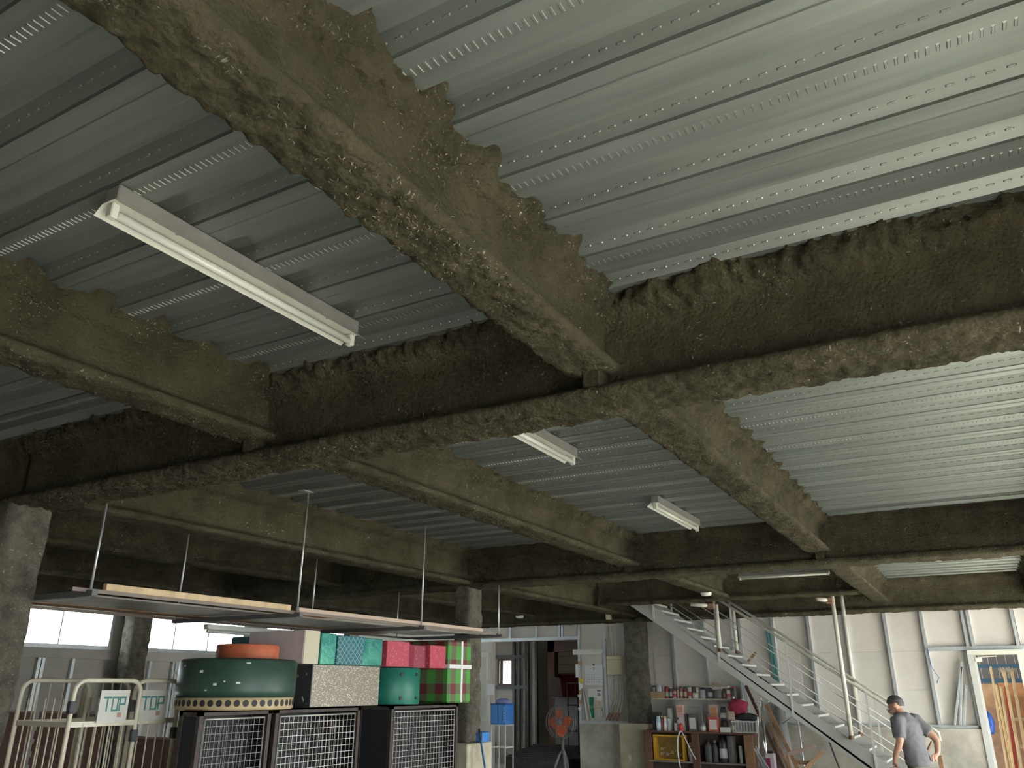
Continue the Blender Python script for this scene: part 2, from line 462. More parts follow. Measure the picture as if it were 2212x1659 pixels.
# ---- back wall
PX0, PX1, PZ = -8.42, -6.55, 2.50      # passage
DX0, DX1, DZ = -0.17, 0.48, H+0.50     # door
w = MB()
w.box(XL, PX0, YB+.02, YB+.15, 0, D+.05); w.box(PX0, PX1, YB+.02, YB+.15, PZ, D+.05); w.box(PX1, DX0, YB+.02, YB+.15, 0, D+.05)
w.box(DX0, DX1, YB+.02, YB+.15, DZ, D+.05); w.box(DX1, XR, YB+.02, YB+.15, 0, D+.05)
wb = w.build('wall_back', BOARD); tag(wb, 'back wall of grey boards behind light steel studs', None, None, 'structure')
SILL = H-0.562
def boards(x0, x1, zs):
    for i in range(len(zs)-1):
        n = max(1, round((x1-x0)/1.82)); st = (x1-x0)/n
        for k in range(n):
            MB().box(x0+k*st+.003, x0+(k+1)*st-.003, YB, YB+.02, zs[i]+.002, zs[i+1]-.002).build('wall_board', BOARD, wb)
zrows = [SILL+.04, 1.64, 2.19, 2.78]
boards(-5.08, -0.75, zrows); boards(-0.75, DX0-.02, zrows); boards(DX0-.02, DX1+.02, [DZ+.06, 2.78]); boards(DX1+.02, XR, zrows)
boards(-6.5, -5.6, [1.10, 1.65, 2.2, 2.78]); boards(PX0, -6.5, [PZ+.02, 2.78]); boards(-11.8, PX0, [0.02, .9, 1.8, 2.78])
def stud_bar(x, z0, z1, wdt=.045, name='stud'):
    # a light C-channel: web and two flanges
    s = MB(); s.box(x, x+wdt, YB-.065, YB-.062, z0, z1); s.box(x, x+.002, YB-.065, YB, z0, z1); s.box(x+wdt-.002, x+wdt, YB-.065, YB, z0, z1)
    return s.build(name, STUD, wb)
for x in (-4.72, -4.16, -3.60, -3.54, -2.99, -2.42, -1.84, -1.27):
    stud_bar(x, SILL+.04, 2.76)
stud_bar(-0.75, SILL+.04, 2.76)
for x in (-0.19, -0.12, 0.45, 1.0, 1.6): stud_bar(x, DZ+.06, 2.76)
stud_bar(-0.235, SILL+.04, DZ)
for x in (1.0, 1.6, 2.2, 2.8): stud_bar(x, SILL+.04, DZ+.05)
MB().box(-5.05, DX0-.06, YB-.07, YB, SILL, SILL+.045).build('track', STUD, wb)
MB().box(-0.75, XR, YB-.07, YB, DZ+.01, DZ+.065).build('track', STUD, wb)
for x in (-8.0, -7.42, -6.93, -6.87, -6.52): stud_bar(x, PZ+.05, 2.76)
MB().box(-9.2, -6.47, YB-.07, YB, PZ, PZ+.055).build('track', STUD, wb)
stud_bar(-6.53, 1.1, PZ); stud_bar(-6.02, 1.1, PZ, .05)
MB().box(-6.53, -5.55, YB-.08, YB, 1.06, 1.11).build('track', STUD, wb)
MB().box(-6.62, -6.02, YB-.09, YB-.02, 2.23, 2.32).build('track', WHITE, wb)
# concrete upstands
MB().box(-5.08, DX0-.03, YB-.12, YB, 0, SILL).build('upstand', CONC, wb)
MB().box(DX1+.03, XR, YB-.12, YB, 0, SILL).build('upstand', CONC, wb)
MB().box(-6.52, -5.6, YB-.1, YB, 0, 1.06).build('upstand', CONC, wb)
# door opening
do = bpy.data.objects.new('door_1', None); C.objects.link(do); do.location = (0.15, YB, 0); tag(do, 'open doorway to the yard with a pale frame', None, None, 'structure')
MB().box(DX0-.03, DX0+.045, YB-.14, YB+.17, 0, DZ-.056).build('door_jamb', GREYL, do)
MB().box(DX1-.045, DX1+.03, YB-.14, YB+.17, 0, DZ-.056).build('door_jamb', WHITE, do)
MB().box(DX0-.03, DX1+.03, YB-.14, YB+.17, DZ-.055, DZ+.01).build('door_head', WHITE, do)
MB().box(DX0+.045, DX0+.075, YB+.02, YB+.06, 0, DZ-.055).build('door_stop', GREYL, do)
cl = MB().box(DX0+.06, DX0+.15, YB-.02, YB+.03, DZ-.15, DZ-.09, .008).build('door_closer', WHITE, do)
MB().bar((DX0+.1, YB, DZ-.09), (DX0+.34, YB+.02, DZ-.075), .02, .012).build('closer_arm', CREAM, cl)
# left of the passage: a closed white door
d2 = bpy.data.objects.new('door_2', None); C.objects.link(d2); d2.location = (-8.75, YB, 0); tag(d2, 'closed white door left of the dark passage', None, None, 'structure')
MB().box(-9.3, -8.5, YB-.05, YB-.005, 0.02, 2.22, .01).build('door_leaf', BOARD, d2)
MB().box(-8.5, -8.45, YB-.09, YB, 0, 2.3).build('door_jamb', WHITE, d2)
MB().box(-9.35, -8.5, YB-.08, YB, 2.22, 2.3).build('door_head', WHITE, d2)
MB().box(-9.3, -8.5, YB-.075, YB-.05, 1.05, 1.11).build('door_rail', WHITE, d2)

# ---- the room behind the passage
RB = 18.0
r_ = MB()
wx0, wx1, wz0, wz1 = -10.5, -10.16, H+.06, H+.59
r_.box(XL-.15, wx0, RB, RB+.15, 0, 3.2).box(wx1, -9.45, RB, RB+.15, 0, 3.2).box(wx0, wx1, RB, RB+.15, 0, wz0).box(wx0, wx1, RB, RB+.15, wz1, 3.2)
r_.box(-9.45, -4.9, 19.05, 19.2, 0, 3.2).box(-9.6, -9.45, RB+.15, 19.2, 0, 3.2)
r_.box(XL-.15, XL, YB+.15, 15.3, 0, 3.2).box(XL-.15, XL, 16.5, RB+.15, 0, 3.2).box(XL-.15, XL, 15.3, 16.5, 0, 1.5).box(XL-.15, XL, 15.3, 16.5, 2.4, 3.2).box(-4.9, -4.75, YB+.15, 19.2, 0, 3.2)
rw = r_.build('wall_room', BOARD2); tag(rw, 'board walls of the room behind the passage', None, None, 'structure')
tag(MB().box(XL-.15, -4.75, YB+.15, 19.2, 3.2, 3.3).build('ceiling_room', CONC), 'ceiling of the room behind the passage', None, None, 'structure')
for x in (-11.5, -10.72, -10.12, -9.98, -9.78, -9.74, -9.5):
    MB().box(x, x+.06, RB-.07, RB, 0, 3.0).build('stud', DARKSTUD, rw)
MB().box(-10.75, -9.7, RB-.075, RB-.005, wz0-.12, wz0-.04).build('rail', DARKSTUD, rw)
MB().box(-10.75, -9.7, RB-.075, RB-.005, wz1+.05, wz1+.13).build('rail', DARKSTUD, rw)
w4 = bpy.data.objects.new('window_4', None); C.objects.link(w4); w4.location = (-10.33, RB, wz0); tag(w4, 'small bright window in the room behind the passage', None, None, 'structure')
MB().box(wx0-.05, wx0, RB-.06, RB+.12, wz0-.05, wz1+.05).box(wx1, wx1+.05, RB-.06, RB+.12, wz0-.05, wz1+.05).box(wx0, wx1, RB-.06, RB+.12, wz1, wz1+.05).box(wx0, wx1, RB-.06, RB+.12, wz0-.05, wz0).build('window_frame', WOODD, w4)
MB().box(wx0, wx1, RB+.06, RB+.066, wz0, wz1).build('pane', GLASS, w4)
w8 = bpy.data.objects.new('window_8', None); C.objects.link(w8); w8.location = (XL, 15.9, 1.5); tag(w8, 'unseen side window added to light the room behind the passage', None, None, 'structure')  # out-of-view opening added so daylight brightens the room behind
MB().box(XL-.12, XL+.03, 15.26, 15.3, 1.46, 2.44).box(XL-.12, XL+.03, 16.5, 16.54, 1.46, 2.44).box(XL-.12, XL+.03, 15.3, 16.5, 1.46, 1.5).box(XL-.12, XL+.03, 15.3, 16.5, 2.4, 2.44).build('window_frame', STUD, w8)
MB().box(XL-.066, XL-.06, 15.3, 16.5, 1.5, 2.4).build('pane', GLASS, w8)
# brown doorway inside
d3 = bpy.data.objects.new('door_3', None); C.objects.link(d3); d3.location = (-8.1, 17.2, 0); tag(d3, 'brown inner doorway deep in the passage', None, None, 'structure')
MB().box(-8.72, -8.55, 17.1, 17.3, 0, 2.75).build('door_jamb', WOODD, d3)
MB().box(-7.35, -7.2, 17.1, 17.3, 0, 2.75).build('door_jamb', WOODD, d3)
MB().box(-8.72, -7.2, 17.1, 17.3, 2.42, 2.78).build('door_head', mat('brown_panel', (0.22, 0.15, 0.13), .7), d3)
# ------------------------------------------------------------------ sprayed beams and columns
ZJ, ZG = H+1.222, H+1.105
def smooth_loop(pts, ds, it, closed):
    P = [np.array(p, float) for p in pts]; out = []
    n = len(P)
    for i in range(n if closed else n-1):
        a, b = P[i], P[(i+1) % n]; k = max(1, int(np.linalg.norm(b-a)/ds))
        for j in range(k): out.append(a+(b-a)*j/k)
    if not closed: out.append(P[-1])
    A = np.array(out)
    for _ in range(it):
        if closed: A = 0.5*A+0.25*(np.roll(A, 1, 0)+np.roll(A, -1, 0))
        else: A[1:-1] = 0.5*A[1:-1]+0.25*(A[2:]+A[:-2])
    return A
def np_mesh(name, V, nu, nv, close_u, material, origin, parent=None):
    """grid of nv sections, nu points each"""
    idx = np.arange(nu*nv).reshape(nv, nu)
    a = idx[:-1]; b = idx[1:]
    if close_u: a2 = np.roll(a, -1, 1); b2 = np.roll(b, -1, 1)
    else: a2 = a[:, 1:]; b2 = b[:, 1:]; a = a[:, :-1]; b = b[:, :-1]
    Q = np.stack([a, a2, b2, b], -1).reshape(-1, 4)
    V = V - np.array(origin)
    me = bpy.data.meshes.new(name)
    caps = [list(idx[0]), list(idx[-1][::-1])]
    nq = len(Q); nl = nq*4+sum(len(c) for c in caps)
    me.vertices.add(len(V)); me.vertices.foreach_set('co', V.astype(np.float32).ravel())
    me.loops.add(nl); me.polygons.add(nq+2)
    lv = np.concatenate([Q.ravel()]+[np.array(c) for c in caps])
    me.loops.foreach_set('vertex_index', lv.astype(np.int32))
    st = np.concatenate([np.arange(nq)*4, [nq*4, nq*4+len(caps[0])]])
    me.polygons.foreach_set('loop_start', st.astype(np.int32))
    me.polygons.foreach_set('use_smooth', np.ones(nq+2, bool))
    me.materials.append(material); me.update(); me.validate()
    o = bpy.data.objects.new(name, me); C.objects.link(o)
    if parent is not None: o.parent = parent
    else: o.location = origin
    return o
NT = 0
FIBM = mat('loose_fibre', (.27, .24, .165), .9, var=.4, vscale=30)
def fibres(o, V, wgt, n):
    """loose pale fibre tufts sticking out of the sprayed coat"""
    rs = np.random.RandomState(len(V) % 9973)
    cl = np.clip(fbm(V, 2.6, 2)*2.2+.12, 0, 1)+.03
    pr = cl*(.12+wgt); pr = pr/pr.sum()
    ix = rs.choice(len(V), n, p=pr)
    vs = []; fs = []
    for k, i in enumerate(ix):
        p = V[i]; d = rs.normal(size=3); d[2] -= .3; d /= np.linalg.norm(d); s = rs.normal(size=3); s -= d*(s@d); s /= np.linalg.norm(s)
        L_ = rs.uniform(.006, .015); w = rs.uniform(.0005, .0012); m_ = p+d*L_*.5+s*L_*.18; e = p+d*L_
        c = len(vs); vs += [tuple(p-s*w), tuple(p+s*w), tuple(m_+s*w), tuple(m_-s*w), tuple(e)]
        fs += [(c, c+1, c+2, c+3), (c+3, c+2, c+4)]
    q = MB(); q._add(vs, fs); tag(q.build('loose_fibres', FIBM, o), None, None, None, 'stuff')
def beam(name, label, axis, c, a0, a1, zb, w, tf, tw, ds=.03, dx=.03, amp=.012, lumps=0.0, rough=.006, fib=0):
    zt = D+.004
    tt = tf*1.7
    half = [(-w, zt), (-w, zt-tt*.85), (-tw, zt-tt-.01), (-tw, zb+tf+.02), (-w, zb+tf), (-w, zb), (0, zb)]
    loop = half + [(-x, z) for x, z in half[-2::-1]]
    P = smooth_loop(loop, ds, max(2, int(.0016/ds**2)), False)
    nu = len(P); L = a1-a0; nv = max(2, int(L/dx)); T = np.linspace(a0, a1, nv)
    tang = np.gradient(P, axis=0); nrm = np.stack([tang[:, 1], -tang[:, 0]], 1); nrm /= np.linalg.norm(nrm, axis=1)[:, None]+1e-9
    # outward: away from the section centre line
    cen = np.array([0, (zt+zb)/2])
    if np.sum(nrm*(P-cen)) < 0: nrm = -nrm
    U = np.tile(P[None], (nv, 1, 1)); Nn = np.tile(nrm[None], (nv, 1, 1)); TT = np.tile(T[:, None], (1, nu))
    q = np.stack([U[..., 0]+c*3.1, TT, U[..., 1]], -1).reshape(-1, 3)
    d = amp*0.65*fbm(q, 4.0, 2) + amp*0.25*fbm(q, 14.0, 2) + rough*(3.6 if ds < .022 else 2.4)*fbm(q, 36.0 if ds < .022 else 24.0, 2)
    down = np.clip(-Nn[..., 1], 0, 1).reshape(-1)
    up = (np.clip((U[..., 1]-(zt-tt*1.3))/(tt*.6), 0, 1)).reshape(-1)
    d = d*(0.35+np.maximum(0.95*down, 1.7*up))
    U = U + Nn*d.reshape(nv, nu)[..., None]
    if lumps:
        top = np.clip((U[..., 1]-(zt-tt*1.1))/(tt*1.1), 0, 1)
        ph = (TT-1.882)/0.3
        env = np.clip(0.45+0.55*np.sin((ph-0.35)*2*math.pi)+0.8*fbm(q, 5.0, 3).reshape(nv, nu), 0, 1.2)
        side = np.sign(U[..., 0])
        U[..., 0] += side*top*env*lumps
        U[..., 1] += top*top*env*.035
        U[..., 0] += side*top*0.035*fbm(q, 14.0, 3).reshape(nv, nu)
    if axis == 'Y': V = np.stack([U[..., 0]+c, TT, U[..., 1]], -1)
    else: V = np.stack([TT, U[..., 0]+c, U[..., 1]], -1)
    og = (c, (a0+a1)/2, zb) if axis == 'Y' else ((a0+a1)/2, c, zb)
    o = np_mesh(name, V.reshape(-1, 3), nu, nv, False, COAT, og)
    if fib: fibres(o, V.reshape(-1, 3), np.maximum(down, up), fib)
    if label.startswith('out of'):
        global NT; NT += 1; o.name = 'trim_%d' % NT; return tag(o, None, None, None, 'structure')
    return tag(o, label, 'beam')
GY = (2.96, 8.37, 13.78)
JW, JT, JTW = .12, .05, .042
GW, GT, GTW = .165, .055, .07
# girders across the hall
beam('fireproofed_girder', 'thick rough grey-brown girder crossing the whole picture nearest the viewer', 'X', GY[0], -5.35, XR, ZG, GW, GT, GTW, .016, .016, .013, .02, fib=4200)
beam('fireproofed_girder', 'dark sprayed girder running left from the nearest column in hazy light', 'X', GY[0], -11.6, -5.36, ZG, GW, GT, GTW, .04, .04, .013)
beam('fireproofed_girder', 'second dark sprayed girder crossing behind the ceiling lamps above the stair', 'X', GY[1], -5.3, XR, ZG, GW, GT, GTW, .024, .024, .013, .015, fib=1500)
beam('fireproofed_girder', 'dark sprayed girder from the middle column to the left windows', 'X', GY[1], -11.6, -5.31, ZG, GW, GT, GTW, .04, .04, .013)
beam('fireproofed_girder', 'dark sprayed girder along the top of the back wall above the studs', 'X', GY[2], -5.25, XR, H+1.075, GW, GT, GTW, .03, .03, .016)
beam('fireproofed_girder', 'dark sprayed girder above the passage at the far left of the back wall', 'X', GY[2], -11.6, -5.26, H+1.075, GW, GT, GTW, .04, .04, .016)
# joists along the hall
def joist(label, x, y0, y1, ds=.03, dx=.03, zb=ZJ, w=JW, lumps=.035, amp=.012, fib=0):
    return beam('fireproofed_joist', label, 'Y', x, y0, y1, zb, w, JT, JTW, ds, dx, amp, lumps, fib=fib)
joist('large olive sprayed joist sweeping down from the top left corner', -1.222, -2.4, GY[0]-.06, .0125, .0125, fib=3600)
joist('dark sprayed joist at the left edge beside the long ceiling lamp', -3.2, -2.4, GY[0]-.06, .02, .02, fib=1800)
joist('out of view', .78, -2.4, GY[0]-.06, .04, .04)
joist('olive sprayed joist right of the small ceiling lamps in the middle bay', -1.222, GY[0]+.06, GY[1]-.06, .018, .018, fib=1600)
joist('olive sprayed joist left of the small ceiling lamps in the middle bay', -3.2, GY[0]+.06, GY[1]-.06, .018, .018, fib=1600)
joist('out of view', .78, GY[0]+.06, GY[1]-.06, .04, .04)
joist('deep dark column-line beam above the hanging rack', -5.33, GY[0]+.1, GY[1]-.1, .03, .03, H+1.14, .14, .02)
joist('dark sprayed beam second from the left windows behind the hanging rack', -7.35, GY[0]+.1, GY[1]-.1, .04, .04)
joist('dark sprayed beam nearest the left windows in the middle bay', -9.4, GY[0]+.1, GY[1]-.1, .04, .04)
joist('sprayed edge beam over the middle left window', -11.62, GY[0]+.1, GY[1]-.1, .04, .04, H+1.11, .14, .0)
joist('pale brown joist end by the pipe posts in the far bay', -1.222, GY[1]+.06, GY[2]-.06, .024, .024)
joist('short sprayed joist above the stair handrail carrying a white detector', -3.2, GY[1]+.06, 11.9, .024, .024)
joist('dark sprayed beam running to the column with the conduits', -5.3, GY[1]+.1, GY[2]-.1, .03, .03, H+1.14, .14, .02)
joist('out of view', .78, GY[1]+.06, GY[2]-.06, .04, .04)
joist('dark sprayed beam above the passage in the far bay', -7.35, GY[1]+.1, GY[2]-.1, .04, .04)
joist('dark sprayed beam near the far left window in the far bay', -9.4, GY[1]+.1, GY[2]-.1, .04, .04)
joist('sprayed edge beam over the far left window', -11.62, GY[1]+.1, GY[2]-.1, .04, .04, H+1.11, .14, .0)
beam('fireproofed_joist', 'thin-lipped sprayed trimmer beam in front of the stair opening', 'X', 12.0, -5.15, -1.32, H+1.19, JW, JT, JTW, .03, .03, .01)

def column(label, x, y, hx, hy, ztop, ped, ds=.03):
    t = thing('fireproofed_column', label, 'column', (x, y, 0))
    z0 = ped[4] if ped else 0
    c = .03
    loop = [(-hx, -hy+c), (-hx+c, -hy), (hx-c, -hy), (hx, -hy+c), (hx, hy-c), (hx-c, hy), (-hx+c, hy), (-hx, hy-c)]
    P = smooth_loop(loop, ds, 2, True); nu = len(P); nv = int((ztop-z0)/ds); T = np.linspace(z0+.001, ztop, nv)
    nrm = P/np.linalg.norm(P, axis=1)[:, None]
    U = np.tile(P[None], (nv, 1, 1)); TT = np.tile(T[:, None], (1, nu))
    q = np.stack([U[..., 0]+x, U[..., 1]+y, TT], -1).reshape(-1, 3)
    d = .022*fbm(q, 5.0, 3)+.012*fbm(q, 25.0, 3)
    U = U+nrm[None]*d.reshape(nv, nu)[..., None]
    np_mesh('shaft', np.stack([U[..., 0], U[..., 1], TT], -1).reshape(-1, 3), nu, nv, True, COAT2, (0, 0, 0), t)
    if ped: MB().box(ped[0], ped[1], ped[2], ped[3], 0, ped[4], .012).build('plinth', mat('plinth_concrete', (0.50, 0.45, 0.33), .85, var=.2, vscale=4, bump=.2), t)
    return t
column('hazy grey sprayed column at the left edge of the picture', -5.47, 2.96, .15, .15, ZG+.03, (-5.72, -5.22, 2.7, 3.22, 1.08), .025)
column('sprayed column behind the green plaid box on a beige concrete plinth', -5.33, 8.36, .125, .15, ZG+.03, (-5.55, -5.12, 8.07, 8.6, 1.085), .025)
column('sprayed column against the back wall beside the conduits', -5.29, 13.82, .19, .14, H+1.09, (-5.6, -5.08, 13.62, 14.02, 1.1))
column('pale sprayed column between the two left windows', -11.55, 8.42, .16, .17, ZG+.03, None, .04)
column('sprayed column in the far left corner beyond the teal boxes', -11.55, 13.8, .16, .17, ZG+.03, None, .04)
# gusset plates under the joists on the first girder
def gusset(label, x, y0, y1, z0, z1):
    q = MB(); q.box(x-.045, x+.045, y0, y1, z0, z1, .012)
    tag(q.build('stiffener_plate', COAT, None, (x, y0, z0)), label, 'stiffener')
gusset('sprayed stiffener under the large joist on the nearest girder', -1.215, GY[0]-.15, GY[0]-.05, ZG+.05, ZJ+.02)
gusset('sprayed stiffener under the left joist on the nearest girder', -3.2, GY[0]-.15, GY[0]-.05, ZG+.05, ZJ+.02)
gusset('sprayed stiffener under the joist left of the small lamps', -3.2, GY[1]-.15, GY[1]-.05, ZG+.05, ZJ+.02)
gusset('sprayed stiffener under the joist right of the small lamps', -1.215, GY[1]-.15, GY[1]-.05, ZG+.05, ZJ+.02)
# ------------------------------------------------------------------ ceiling lamps (unlit tubes)
def lamp(label, loc, rotz=0.0):
    t = thing('fluorescent_lamp', label, 'lamp', (0, 0, 0), 'reflector lamps under the deck')
    L = 1.235
    MB().box(-.034, .034, -L/2+.006, L/2-.006, -.062, 0, .004).build('housing', mat('lamp_housing_shaded', (.24, .23, .215), .5, var=.1), t)  # grey darkened to put the housing's shade into its colour
    for s in (-1, 1):
        r_ = MB()
        prof = [(s*.0, -.0635), (s*.032, -.0635), (s*.071, -.094), (s*.0725, -.094), (s*.034, -.0615), (0, -.0615)]
        r_.prism(prof if s > 0 else prof[::-1], -L/2, L/2, lambda u, v, w: (u, w, v))
        r_.build('reflector', WHITE, t)
    MB().tube((0, -L/2+.035, -.098), (0, L/2-.035, -.098), .0155, 12).build('tube', TUBE, t)
    for s in (-1, 1):
        MB().box(-.016, .016, s*(L/2-.034), s*(L/2-.006), -.118, -.064, .004).build('lamp_holder', WHITE, t)
    for s in (-.3, .33): MB().lathe([(.006, -.0665), (.006, -.0625)], (.03, s*L, 0), 8).build('screw', INK, t)
    t.location = loc; t.rotation_euler = (0, 0, rotz)
    return t
lamp('long white reflector lamp nearest the viewer left of the big joist', (-2.255, 1.893, D-.001))
lamp('white reflector lamp half hidden behind the nearest girder', (-2.255, 4.25, D-.001))
lamp('small white reflector lamp near the second girder', (-2.255, 7.125, D-.001))
lamp('thin white lamp lying crosswise just under the second girder above the stair', (-2.25, 11.72, D-.012), math.pi/2)

def detector(label, x, y, z):
    d = MB().lathe([(.075, 0), (.075, -.025), (.06, -.045), (.02, -.052)], (x, y, z), 20)
    tag(d.build('smoke_detector', WHITE, None, (x, y, z-.05)), label, 'detector')
detector('white round smoke detector on the short joist above the stair', -3.2, 11.15, ZJ+.004)
detector('white round smoke detector on the dark beam left of the passage', -7.35, 13.3, ZJ+.004)

# ------------------------------------------------------------------ hanging rack with stored boards and pipes
ZR = H+.56
rk = thing('hanging_rack', 'suspended steel rack on thin rods holding boards above the coloured boxes', 'rack', (-5.55, 5.7, ZR))
for x in (-4.83, -6.25):
    MB().box(x-.004, x+.004, 3.02, 8.35, ZR-.012, ZR+.012).box(x-.045, x-.004, 3.02, 8.35, ZR, ZR+.005).build('side_rail', mat('rail_brown', (.20, .16, .13), .5), rk)
for y in (3.13, 4.95, 6.68, 8.2):
    MB().box(-6.3, -4.76, y-.02, y+.02, ZR-.035, ZR-.001).build('cross_bar', mat('dark_steel', (.12, .12, .12), .5), rk)
    for x in (-4.81, -6.27):
        top = D+.0 if not (y == 3.13 or y == 8.2) else H+1.11
        MB().tube((x, y, ZR-.04), (x, y, top), .0075, 8).build('hanger_rod', STUD, rk)
        if y == 4.95 and x > -5: MB().box(x-.03, x+.03, y-.1, y+.03, D-.006, D-.001).build('rod_bracket', STUD, rk)
random.seed(11)
items = [('long_board', 'pale yellowish board along the front edge of the hanging rack', -4.885, -4.845, 3.25, 4.9, .05, WOODL),
         ('long_board', 'pinkish board along the front edge right of the second rod', -4.895, -4.85, 5.0, 7.9, .04, mat('board_pink', (.55, .42, .33), .6)),
         ('long_board', 'orange board lying at the middle of the hanging rack', -5.1, -4.93, 4.97, 5.6, .02, mat('orange_board', (.60, .22, .08), .6)),
         ('long_board', 'wide grey glossy sheet lying in the hanging rack', -5.9, -5.2, 3.3, 8.0, .012, mat('glossy_sheet', (.42, .40, .37), .22, var=.15, vscale=3)),
         ('long_board', 'brown plank at the back of the hanging rack', -6.15, -5.95, 3.4, 7.6, .03, WOODM)]
for nm, lb, x0, x1, y0, y1, h, mt in items:
    tag(MB().box(x0+.012, x1+.012, y0, y1, ZR+.006, ZR+.006+h, .003).build(nm, mt, None, ((x0+x1)/2, (y0+y1)/2, ZR+.006)), lb, 'board', 'boards on the hanging rack')
# two tube lamps hung under the rack boards
def strip(label, x, y0, y1):
    t = thing('strip_lamp', label, 'lamp', (x, (y0+y1)/2, ZR-.1), 'strip lamps under the rack')
    MB().box(x-.03, x+.03, y0, y1, ZR-.085, ZR-.04, .004).build('housing', WHITE, t)
    MB().tube((x, y0+.02, ZR-.1), (x, y1-.02, ZR-.1), .015, 10).build('tube', TUBE, t)
strip('white strip lamp under the rack above the white box', -6.05, 5.1, 6.3)
strip('white strip lamp under the rack above the teal boxes', -5.9, 7.0, 8.15)
for i, (x, y0, y1, r_, mt, lb) in enumerate(((-5.14, 5.65, 8.3, .014, PIPE, 'thin pale pipe lying near the front of the rack'), (-5.05, 5.7, 8.45, .02, GREYL, 'grey pipe sticking out at the far end of the rack'), (-5.93, 3.2, 8.5, .0, PIPE, ''))):
    if r_: tag(MB().tube((x, y0, ZR+.006+r_), (x, y1, ZR+.006+r_), r_, 8).build('pipe', mt, None, (x, y0, ZR+.006)), lb, 'pipe')

# ------------------------------------------------------------------ steel stair along the back wall
YN, YFAR = 12.6, 13.49
zb_ = lambda x: H+1.249-.69*(x+4.903)          # lower edge of the stringers
st = thing('steel_staircase', 'grey steel staircase with tube handrails climbing left along the back wall', 'staircase', (-.7, 13.05, 0))
for y in (YN, YFAR):
    x0, x1 = -.72, -5.05
    poly = [(x0, 0), (x0, zb_(x0)+.24), (x1, zb_(x1)+.24), (x1, zb_(x1)), (-4.903+(H+1.249)/.69, 0)]
    MB().prism(poly, y-.006, y+.006, lambda u, v, w: (u, w, v)).build('stringer', GREYM, st)
x = -.76; k = 0
while x > -5.0:
    z = zb_(x)+.24+.035
    if z > .08:
        tr = MB(); tr.box(x-.23, x, YN+.008, YFAR-.008, z-.03, z, .003)
        tr.build('tread', GREYL, st)
    x -= .2; k += 1
def rail_line(y, off, x0, x1): return [(x0, y, zb_(x0)+1.035-off), (x1, y, zb_(x1)+1.035-off)]
for y in (YN, YFAR):
    hz = zb_(-.74)+1.035
    MB().path([(-4.6, y, zb_(-4.6)+1.035), (-.78, y, hz+.028), (-.735, y, hz-.01), (-.725, y, hz-.12)], .021, 10).build('handrail', PIPE, st)
    for off in (.29, .6):
        MB().path(rail_line(y, off, -4.6, -.95), .0085, 6).build('mid_rail', GREYL, st)
    for x in (-4.5, -3.5, -2.5, -1.5):
        yo = y-.02 if y == YN else y+.02
        MB().bar((x, yo, zb_(x)+.05), (x, yo, zb_(x)+1.03), .03, .012, (0, 1, 0)).build('baluster', GREYL, st)
def post(label, x, y, z0, z1):
    t = thing('pipe_post', label, 'pipe', (x, y, z0))
    MB().tube((x, y, z0), (x, y, z1), .03, 12).build('pipe', PIPE, t)
    MB().lathe([(.036, z0), (.036, z0+.05)], (x, y, 0), 12).build('collar', RUST, t)
    return t
zt = H+1.19
post('cream pipe post on the near side of the stair left of the man', -1.76, YN-.04, zb_(-1.76)+.25, D-.04)
post('cream pipe post on the far side of the stair left of the man', -1.76, YFAR+.05, zb_(-1.76)+.25, D)
post('grey pipe post on the near side at the top of the stair', -3.46, YN-.05, zb_(-3.46)+.24, zt)
post('grey pipe post on the far side at the top of the stair', -3.46, YFAR+.06, zb_(-3.46)+.24, zt+.02)
def clamp(label, p0, p1):
    t = thing('clamped_pipe', label, 'pipe', p0)
    MB().tube(p0, p1, .032, 10).build('pipe', PIPE, t)
    MB().lathe([(.03, 0), (.034, .005), (.034, .012)], p0, 10).build('end_ring', RUST, t)
    MB().box(p1[0]-.06, p1[0]+.05, p1[1]-.05, p1[1]+.05, p1[2]-.045, p1[2]+.045, .012).build('clamp', RUST, t)
clamp('short cream pipe with rusty clamp at the head of the stair', (-3.82, 12.4, H+1.2), (-3.52, 12.5, H+1.165))
clamp('stubby rusty pipe clamp above the cream posts', (-1.95, 12.42, H+1.19), (-1.79, 12.52, H+1.17))
